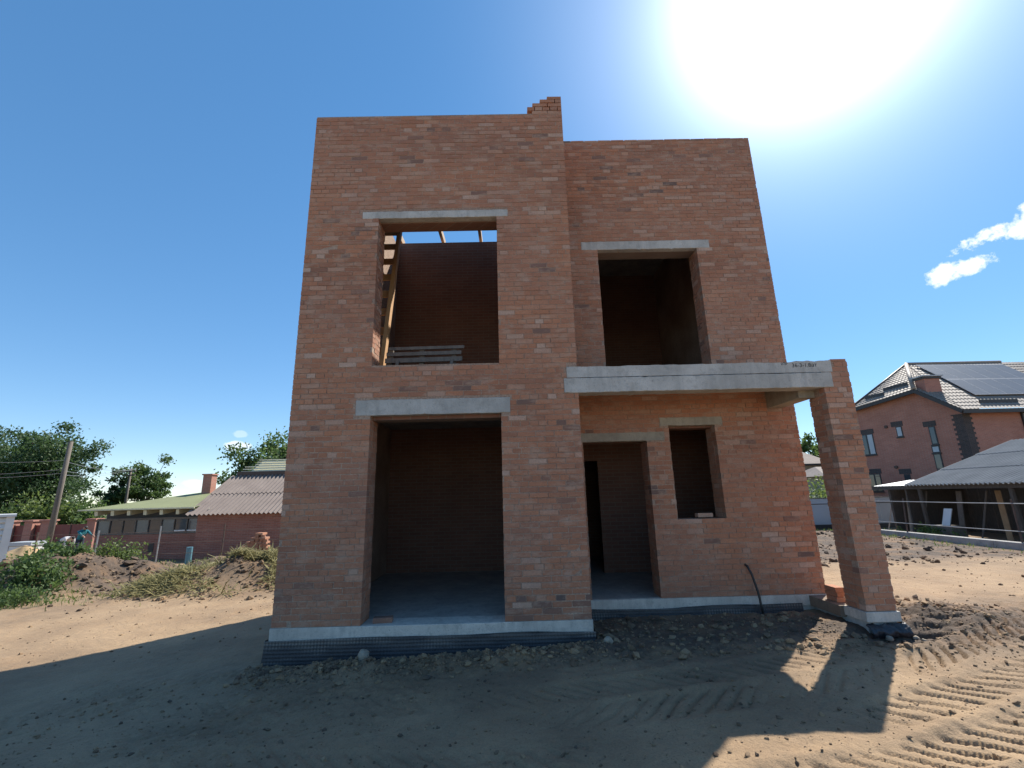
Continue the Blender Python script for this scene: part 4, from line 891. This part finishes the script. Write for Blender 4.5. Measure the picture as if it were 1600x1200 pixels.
def cabin():
    # its right end is turned so that only the ribbed front shows
    Y = 16.5; a = WY(24, 806, Y); a[2] = 0; zt = 1.50; zb = -.6; back = a/np.linalg.norm(a); back[2] = 0; u = np.array([-back[1], back[0], 0]); o = thing('white_cabin', a+[0, 0, zb], 'white cabin clad in horizontal ribs at the edge of the plot', 'cabin')
    def bx(name, s0, s1, d0, d1, z0, z1, m): p = a+u*s0+back*d0; p[2] = z0; return MB().obox(p, u*(s1-s0), back*(d1-d0), (0, 0, z1-z0)).build(name, m, o)
    bx('body', .04, 2.6, .06, 2.2, zb-.3, zt-.06, MT['greysheet'])
    for k in range(10):
        z = zb+.04+k*.198; mb = MB(); P = lambda s_, d_, z_: tuple(a[:2]+u[:2]*s_+back[:2]*d_)+(z_,)
        mb.add([P(2.6, .055, z), P(.2, .055, z), P(.2, -.01, z+.05), P(2.6, -.01, z+.05), P(2.6, .05, z+.185), P(.2, .05, z+.185)], [(0, 1, 2, 3), (3, 2, 5, 4)]); mb.build('rib', MT['white'], o)
    bx('corner_post', 0, .20, -.03, .12, zb-.3, zt-.05, MT['white']); bx('roof', -.03, 2.7, -.10, 2.3, zt-.048, zt+.03, MT['white'])
cabin()
def sand_pile():
    n = 40; U, V = np.meshgrid(np.linspace(-1, 1, n), np.linspace(-1, 1, n)); q = WY(40, 858, 22); x = q[0]+U*1.9; y = 22+V*1.4
    z = terrain(x, y, False)-.05+np.clip(1-np.sqrt(U*U+V*V), 0, 1)*.95*(1+.25*fbm(x, y, 1.2, 4, 3)); i = np.arange((n-1)*(n-1)); a = (i//(n-1))*n+i % (n-1)
    o = mesh_obj('sand_pile', np.stack([x, y, z], -1).reshape(-1, 3), np.stack([a, a+1, a+n+1, a+n], -1), MT['sand'], None, True); tag(o, 'pile of yellow sand before the red gate pillars', 'sand', kind='stuff')
sand_pile()
q = WY(33, 848, 24); o = thing('sheet_box', (q[0], 24.2, -.7), 'pale grey box with a darker lid standing behind the sand pile', 'box')
MB().box(q[0]-.55, q[0]+.5, 24, 24.7, -.9, q[2]-.14).build('body', MT['white'], o); MB().box(q[0]-.62, q[0]+.56, 23.94, 24.76, q[2]-.138, q[2]+.02).build('lid', MT['greysheet'], o)
def brick_heap():
    r = random.Random(3); lab = 'orange brick in the sunlit stack behind the weed heap'; grp = 'bricks stacked behind the weed heap'
    x0 = WY(366, 870, 15.6)[0]; x1 = WY(421, 870, 15.6)[0]; g = H((x0+x1)/2, 15.6)-.02
    nc = int((x1-x0)/.13); cols = []
    for k in range(nc):
        t = (k+.5)/nc; top = .16+.62*sst(0, .75, t)-.10*sst(.82, .9, t); n = max(3, int((top+.38)/.0665))
        x = x0+.13*(k+.5)
        for j in range(n):
            jitter = r.uniform(-.03, .03) if k >= nc-2 else r.uniform(-.012, .012)
            loose_brick((x+jitter*.5, 15.6+jitter, g+j*.0665), R(90)+r.uniform(-.10, .10)+(R(25) if (k >= nc-2 and j % 2) else 0), lab, grp, r.choice((.3, .5, .6, .8)))
    return
brick_heap()

# ------------------------------------------------------------------ right: shed, pipe fence with kerb, sheet fence, big house
def kerb_fence():
    o = thing('pipe_fence', (13.7, 14, 0), 'low concrete kerb with two thin steel rails along the right boundary', 'fence')
    ys = np.arange(9.2, 20.3, 2.2)
    for a, b in zip(ys[:-1], ys[1:]): MB().box(13.62, 13.86, a+.006, b-.006, -.35, .17).build('kerb_block', MT['curb'], o, bevel=.015)
    for z in (1.20, .47): MB().tube([(13.70, 9.2, z), (13.70, 14, z-.015), (13.70, 20.2, z)], .014, 6).build('rail', MT['steel'], o)
    for y in (9.6, 12.9, 16.6, 20.0): MB().tube([(13.72, y, -.2), (13.72+(.12 if y == 16.6 else 0), y, 1.3)], .024, 6).build('post', MT['rust'], o)
kerb_fence()
def shed():
    o = thing('open_shed', (17, 14, 0), 'low open-fronted shed with grey corrugated sheet roof and dark clutter inside', 'shed')
    xe, ze = 15.0, 1.74; up = np.array([4.6, 0, 1.55]); L3_ = up/3
    for r_ in range(3):
        for k in range(9):
            y = 8.17+k*1.07; corrugated('roof_sheet', MT['slate'], o, np.array([xe, y+1.07, ze])+L3_*r_*.985+np.array([0, 0, .024*r_]), (0, -1.07, 0), L3_*1.05, 7, .03)
    corrugated('porch_sheet', MT['white'], o, (15.4, 19.8, 1.72), (0, -1.95, 0), (1.6, 0, .22), 12, .02)
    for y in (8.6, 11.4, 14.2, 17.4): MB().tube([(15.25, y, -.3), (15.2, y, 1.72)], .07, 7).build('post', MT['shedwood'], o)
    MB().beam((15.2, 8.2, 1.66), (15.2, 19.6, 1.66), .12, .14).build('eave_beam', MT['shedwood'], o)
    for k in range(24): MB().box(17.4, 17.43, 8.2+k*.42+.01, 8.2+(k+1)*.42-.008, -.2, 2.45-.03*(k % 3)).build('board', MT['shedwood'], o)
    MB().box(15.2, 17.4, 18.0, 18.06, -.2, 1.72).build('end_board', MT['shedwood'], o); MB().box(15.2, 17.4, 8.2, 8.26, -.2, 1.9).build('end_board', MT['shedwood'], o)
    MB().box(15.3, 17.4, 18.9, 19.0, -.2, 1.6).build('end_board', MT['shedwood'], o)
shed()
r = random.Random(8)
q = WX(1475, 808, 15.0); o = MB().obox((15.0, q[1]-.14, q[2]-.28), (.05, .02, 0), (.04, .34, 0), (.16, -.05, .56)).build('board', MT['white']); tag(rebase(o), 'white board leaning among the clutter under the grey shed roof', 'board')
MB_ = MB().box(14.9, 15.4, q[1]-.3, q[1]+.5, 0.0, q[2]-.281).build('crate', MT['oldwood']); tag(rebase(MB_), 'weathered crate under the leaning white board in the shed', 'crate')
labs = ('slanted grey plank leaning at the far end of the shed', 'pale plank leaning inside the shed beside the far corner', 'thick grey post standing in the middle of the shed', 'brown plank leaning inside the shed beyond the white board', 'rough log leaning at the near end of the shed', 'grey plank leaning against the rear boards of the shed')
for k, (px, py, w, lean, mt) in enumerate(((1385, 790, .06, .25, 'steel'), (1415, 800, .09, -.15, 'conc_warm'), (1492, 790, .16, -.08, 'oldwood'), (1440, 800, .10, .1, 'oldwood'), (1560, 800, .14, -.25, 'wood'), (1530, 800, .1, .2, 'oldwood'))):
    c = WX(px, py, 15.6); ob = MB().beam((15.6, c[1]+lean*.6, -.05), (15.9, c[1]-lean*.6, 1.5), w, .04).build('plank', MT[mt]); tag(rebase(ob), labs[k], 'plank', 'planks in the open shed')
shrub('shed_weed', 'dull green weeds growing under the shed behind the kerb', (14.6, 12.4, 0), .55, .35, 1.2, MT['leafmid'], 1200, .09, 71, 22, 'weeds')
shrub('shed_weed', 'low weeds growing behind the kerb near the far shed corner', (14.5, 16.6, 0), .4, .3, .8, MT['leafmid'], 700, .09, 72, 16, 'weeds')
def sheet_fence():
    Y = 20.6; o = thing('sheet_fence', (12, Y, 0), 'pale grey sheet metal fence on a dark base behind the house', 'fence')
    for k in range(10):
        x = 8.4+k*1.1; MB().box(x+.006, x+1.094, Y, Y+.03, .18, 1.02).build('panel', MT['greysheet'], o); MB().box(x+.006, x+1.094, Y, Y+.03, 1.05, 1.26).build('panel', MT['greysheet'], o)
    MB().box(8.4, 19.4, Y-.01, Y+.05, 1.021, 1.049).build('rail', MT['fascia'], o); MB().box(8.4, 19.4, Y-.02, Y+.08, -.3, .179).build('base', MT['fascia'], o)
    MB().box(8.4, 19.4, Y-.015, Y+.045, 1.261, 1.29).build('rail', MT['fascia'], o)
sheet_fence()
def small_house(name, label, px, py, Y, w, d, hw, mat):
    q = WY(px, py, Y); x = q[0]; ze = q[2]; o = thing(name, (x, Y, 0), label, 'house')
    MB().box(x-w, x+w, Y-d, Y+d, -.2, ze).build('wall', MT['conc_warm'], o)
    mb = MB(); e = .5; A = [(x-w-e, Y-d-e, ze), (x+w+e, Y-d-e, ze), (x+w+e, Y+d+e, ze), (x-w-e, Y+d+e, ze), (x-w*.4, Y, ze+hw), (x+w*.3, Y, ze+hw)]
    mb.add(A, [(0, 1, 5, 4), (1, 2, 5), (2, 3, 4, 5), (3, 0, 4), (3, 2, 1, 0)]); rf = mb.build('roof', mat, o)
    MB().box(x-w-e, x+w+e, Y-d-e-.03, Y-d-e-.002, ze-.12, ze+.02).build('gutter', MT['fascia'], o)
    for s in (-.3, .45): MB().box(x+w*s-.4, x+w*s+.4, Y-d-.03, Y-d-.003, ze-1.6, ze-.4).build('window', MT['glass'], o)
small_house('small_house', 'pale small house with a light grey hipped roof behind the fence', 1226, 729, 40, 1.5, 3, 1.7, MT['brownslate'])
small_house('garden_shed', 'low outbuilding with a pale grey roof behind the yellowish bush', 1284, 745, 33, .9, 2, .7, MT['brownslate'])
def tiled_plane(name, mat, parent, a, b, c, d, rows, col=.24, step=.028, lift=.03):
    # a..b eave, d..c upper edge; every row steps up like pressed metal tile
    a, b, c, d = (np.asarray(q, float) for q in (a, b, c, d)); n = np.cross(b-a, d-a); n /= np.linalg.norm(n); V = []; F = []
    if n[2] < 0: n = -n
    for r_ in range(rows):
        for (t, l) in ((r_/rows, step), ((r_+1)/rows, 0.)):
            p, q = a+(d-a)*t, b+(c-b)*t; m = int(np.linalg.norm(b-a)/col*4)+2
            for k in range(m): s = k/(m-1); V.append(p+(q-p)*s+n*(l+.016*math.cos(2*math.pi*s*np.linalg.norm(q-p)/col)+lift))
        m = int(np.linalg.norm(b-a)/col*4)+2; o0 = r_*2*m
        F += [(o0+k, o0+k+1, o0+m+k+1, o0+m+k) for k in range(m-1)]
        if r_: F += [(o0-m+k, o0-m+k+1, o0+k+1, o0+k) for k in range(m-1)]
    return mesh_obj(name, V, F, mat, parent)
def big_house():
    A = WY(1333, 637, 34.5); C = WY(1499, 641, 28.0); D = np.array([40., 28.0, C[2]]); A[2] = 7.45
    wn = np.cross(np.array([C[0]-A[0], C[1]-A[1], 0]), [0, 0, 1.]); wn /= np.linalg.norm(wn)     # wall A-C
    if wn[0] > 0: wn = -wn
    B = WP(1434, 609, A, wn); ap = WY(1416, 570, 33.5); Rg = WY(1563, 567, 33.5); Rg[2] = ap[2]
    o = thing('brick_villa', (31, 31, -.2), 'large two-storey red brick house with brown tiled hip roof and solar panels', 'house')
    # walls: the side wall with its raised top, and the front wall
    Aw, Bw, Cw = A+wn*-.15, B+wn*-.15, C+wn*-.15; Aw[2] -= .12; Bw[2] -= .12; Cw[2] -= .12; gz = -.4
    bk = np.array([6., 0, 0]); Dw = np.array([40, Cw[1]+.25, Cw[2]])
    mb = MB(); g = lambda p: np.array([p[0], p[1], gz])
    mb.add([g(Aw), g(Cw), Cw, Bw, Aw], [(0, 1, 2, 3, 4)]); mb.add([g(Cw), g(Dw), Dw, Cw], [(0, 1, 2, 3)]); mb.add([g(Aw), Aw, Aw+np.array([14, 4, 0]), g(Aw+np.array([14, 4, 0]))], [(0, 1, 2, 3)])
    mb.build('wall', MT['farbrick'], o)
    # dark corner of darker bricks, toothed against the red wall
    along = (Cw-Aw); along[2] = 0; along /= np.linalg.norm(along); mb = MB()
    for k in range(84):
        z = gz+k*.077; w = .62 if (k//2) % 2 else .50
        if z+.07 > Cw[2]-.05: break
        e = g(Cw)+np.array([0, 0, z-gz]); mb.obox(e-along*w+wn*.012, along*(w+.012), -wn*.10, (0, 0, .073)); mb.obox(e+np.array([.0, -.012, 0]), (w*.9, 0, 0), (0, .1, 0), (0, 0, .073))
    stuff(mb.build('dark_quoin', MT['darkbrick'], o))
    # roof
    OV = .35; out = wn*OV; A2, B2 = A+out, B+out; C2 = C+out+np.array([0, -.45, -.05]); D2 = D+np.array([0, -.45, -.05]); bA = A2+np.array([1.5, 5.5, 0.]); bD = np.array([40, 40, 7.2])
    tiled_plane('roof', MT['tile'], o, A2, B2, ap, ap-np.array([.02, 0, 0]), 14); rf = tiled_plane('roof', MT['tile'], o, B2, C2, ap+np.array([.03, 0, 0]), ap, 14)
    rt = tiled_plane('roof', MT['tile'], o, C2, D2, Rg+np.array([2.0, 0, 0]), ap, 16)
    mb = MB(); mb.add([ap, Rg, D2+np.array([0, 12, 0]), A2+np.array([3, 7, 0]), A2], [(0, 1, 2, 3), (0, 3, 4)]); mb.build('roof', MT['tile'], o)
    mb = MB().tube([ap+[0, 0, .06], B2+[0, 0, .06]], [.13, .13], 8); mb.build('hip_cap', MT['tile'], o, True)
    MB().tube([ap+[0, 0, .06], Rg+[0, 0, .06]], .12, 8).build('ridge_cap', MT['tile'], o, True); MB().tube([ap+[0, 0, .05], A2+[0, 0, .05]], .10, 8).build('hip_cap', MT['fascia'], o, True)
    for p, q in ((A2, B2), (B2, C2), (C2, D2)): MB().beam(p+[0, 0, -.10], q+[0, 0, -.10], .10, .24).build('fascia', MT['fascia'], o)
    mb = MB(); mb.add([A2+[0, 0, -.2], B2+[0, 0, -.2], Bw, Aw], [(0, 1, 2, 3)]); mb.add([B2+[0, 0, -.2], C2+[0, 0, -.2], Cw, Bw], [(0, 1, 2, 3)]); mb.add([C2+[0, 0, -.2], D2+[0, 0, -.2], Dw, Cw], [(0, 1, 2, 3)]); mb.build('soffit', MT['fascia'], o)
    # solar panels: two rows lying on the front slope
    pn = np.cross(D2-C2, ap-C2); pn /= np.linalg.norm(pn); pn = pn if pn[2] > 0 else -pn
    def onp(x, y): return WP(x, y, C2+pn*.18, pn)
    T0, T1, M0, M1, B0, B1 = onp(1430, 570), onp(1566, 569), onp(1478, 592.5), onp(1618, 590.5), onp(1524, 616.5), onp(1676, 614)
    for (P, Q, S, U_) in ((T0, T1, M0, M1), (M0, M1, B0, B1)):
        for k in range(6):
            a, b, c, d = S+(U_-S)*(k/6), S+(U_-S)*((k+1)/6), P+(Q-P)*((k+1)/6), P+(Q-P)*(k/6); m = (a+b+c+d)/4
            v = [m+(q_-m)*.985 for q_ in (a, b, c, d)]; mb = MB(); mb.add(v+[q_-pn*.04 for q_ in v], [(0, 1, 2, 3), (7, 6, 5, 4), (0, 4, 5, 1), (1, 5, 6, 2), (2, 6, 7, 3), (3, 7, 4, 0)]); s = mb.build('solar_panel', MT['alu'], o)
            v2 = [m+(q_-m)*.945+pn*.004 for q_ in (a, b, c, d)]; mb = MB(); mb.add(v2, [(0, 1, 2, 3)]); mb.build('glass', MT['solar'], s)
    # snow guards
    for x0, y0, x1, y1, P0, PN in ((1530, 627, 1590, 626, C2, pn),):
        a, b = WP(x0, y0, P0+PN*.12, PN), WP(x1, y1, P0+PN*.12, PN); MB().beam(a, b, .05, .22).build('snow_guard', MT['fascia'], o)
    n1 = np.cross(B2-A2, ap-A2); n1 /= np.linalg.norm(n1); n1 = n1 if n1[2] > 0 else -n1
    for x0, y0, x1, y1 in ((1380, 609, 1418, 599), (1352, 622, 1381, 615)):
        a, b = WP(x0, y0, A2+n1*.12, n1), WP(x1, y1, A2+n1*.12, n1); MB().beam(a, b, .05, .22).build('snow_guard', MT['fascia'], o)
    # chimney
    n2 = np.cross(C2-B2, ap-B2); n2 /= np.linalg.norm(n2); q = WP(1466, 621, C2, n2); ct = WY(1464, 590, q[1])
    ch = MB().box(q[0]-.1, q[0]+.95, q[1]+.6, q[1]+1.3, q[2]+.15, ct[2]+.08).build('chimney', MT['farbrick'], o)
    MB().box(q[0]-.27, q[0]+1.12, q[1]+.43, q[1]+1.47, ct[2]+.22, ct[2]+.30).build('chimney_cap', MT['alu'], ch); MB().box(q[0]-.18, q[0]+1.03, q[1]+.52, q[1]+1.38, ct[2]+.081, ct[2]+.219).build('chimney_crown', MT['fascia'], ch)
    # windows on the side wall
    def win(x0, y0, x1, y1, blind=None, lint=True, n=1):
        a = WP(x0, y0, Aw+wn*.02, wn); b = WP(x1, y1, Aw+wn*.02, wn); s0, s1 = ((p-Aw)@along for p in (a, b)); z1, z0 = a[2], b[2]
        def bx(name, s0, s1, z0, z1, o0, o1, mat, par): p = g(Aw)+along*s0; p[2] = z0; return MB().obox(p+wn*o0, along*(s1-s0), wn*(o1-o0), (0, 0, z1-z0)).build(name, mat, par)
        w = bx('window', s0, s1, z0, z1, -.05, .03, MT['frame'], o); d = .06; sw = (s1-s0)/n
        for k in range(n):
            bx('pane', s0+sw*k+d, s0+sw*(k+1)-d, z0+d, z1-d, .031, .04, MT['blind'] if blind == k else MT['glass'], w)
        if lint: bx('lintel_band', s0-.28, s1+.10, z1+.01, z1+.36, -.02, .02, MT['darkbrick'], o)
        bx('sill', s0-.05, s1+.05, z0-.08, z0-.005, -.02, .08, MT['fascia'], w)
    win(1344, 680, 1370, 710, 1, True, 2); win(1399, 667, 1412, 682, 0); win(1357, 741, 1381, 768, None, True, 2); win(1412, 741, 1428, 768, None, True, 1)
    win(1450, 667, 1467, 694, None); win(1455, 697, 1470, 707, 0, False); win(1458, 709, 1478, 742, None, False)
    for px, py in ((1385, 667), (1401, 730)):
        p = WP(px, py, Aw, wn); MB().tube([p-wn*.02, p+wn*.10], .11, 8).build('vent_outlet', MT['rust'], o)
    p = WP(1602, 650, Cw+np.array([0, -.0, 0]), (0, 1, 0)); w = MB().box(p[0]-.2, p[0]+1.2, Cw[1]-.03, Cw[1]+.2, p[2]-1.7, p[2]+.25).build('window', MT['frame'], o); MB().box(p[0]-.12, p[0]+1.12, Cw[1]-.05, Cw[1]-.031, p[2]-1.62, p[2]+.17).build('pane', MT['blind'], w)
big_house()
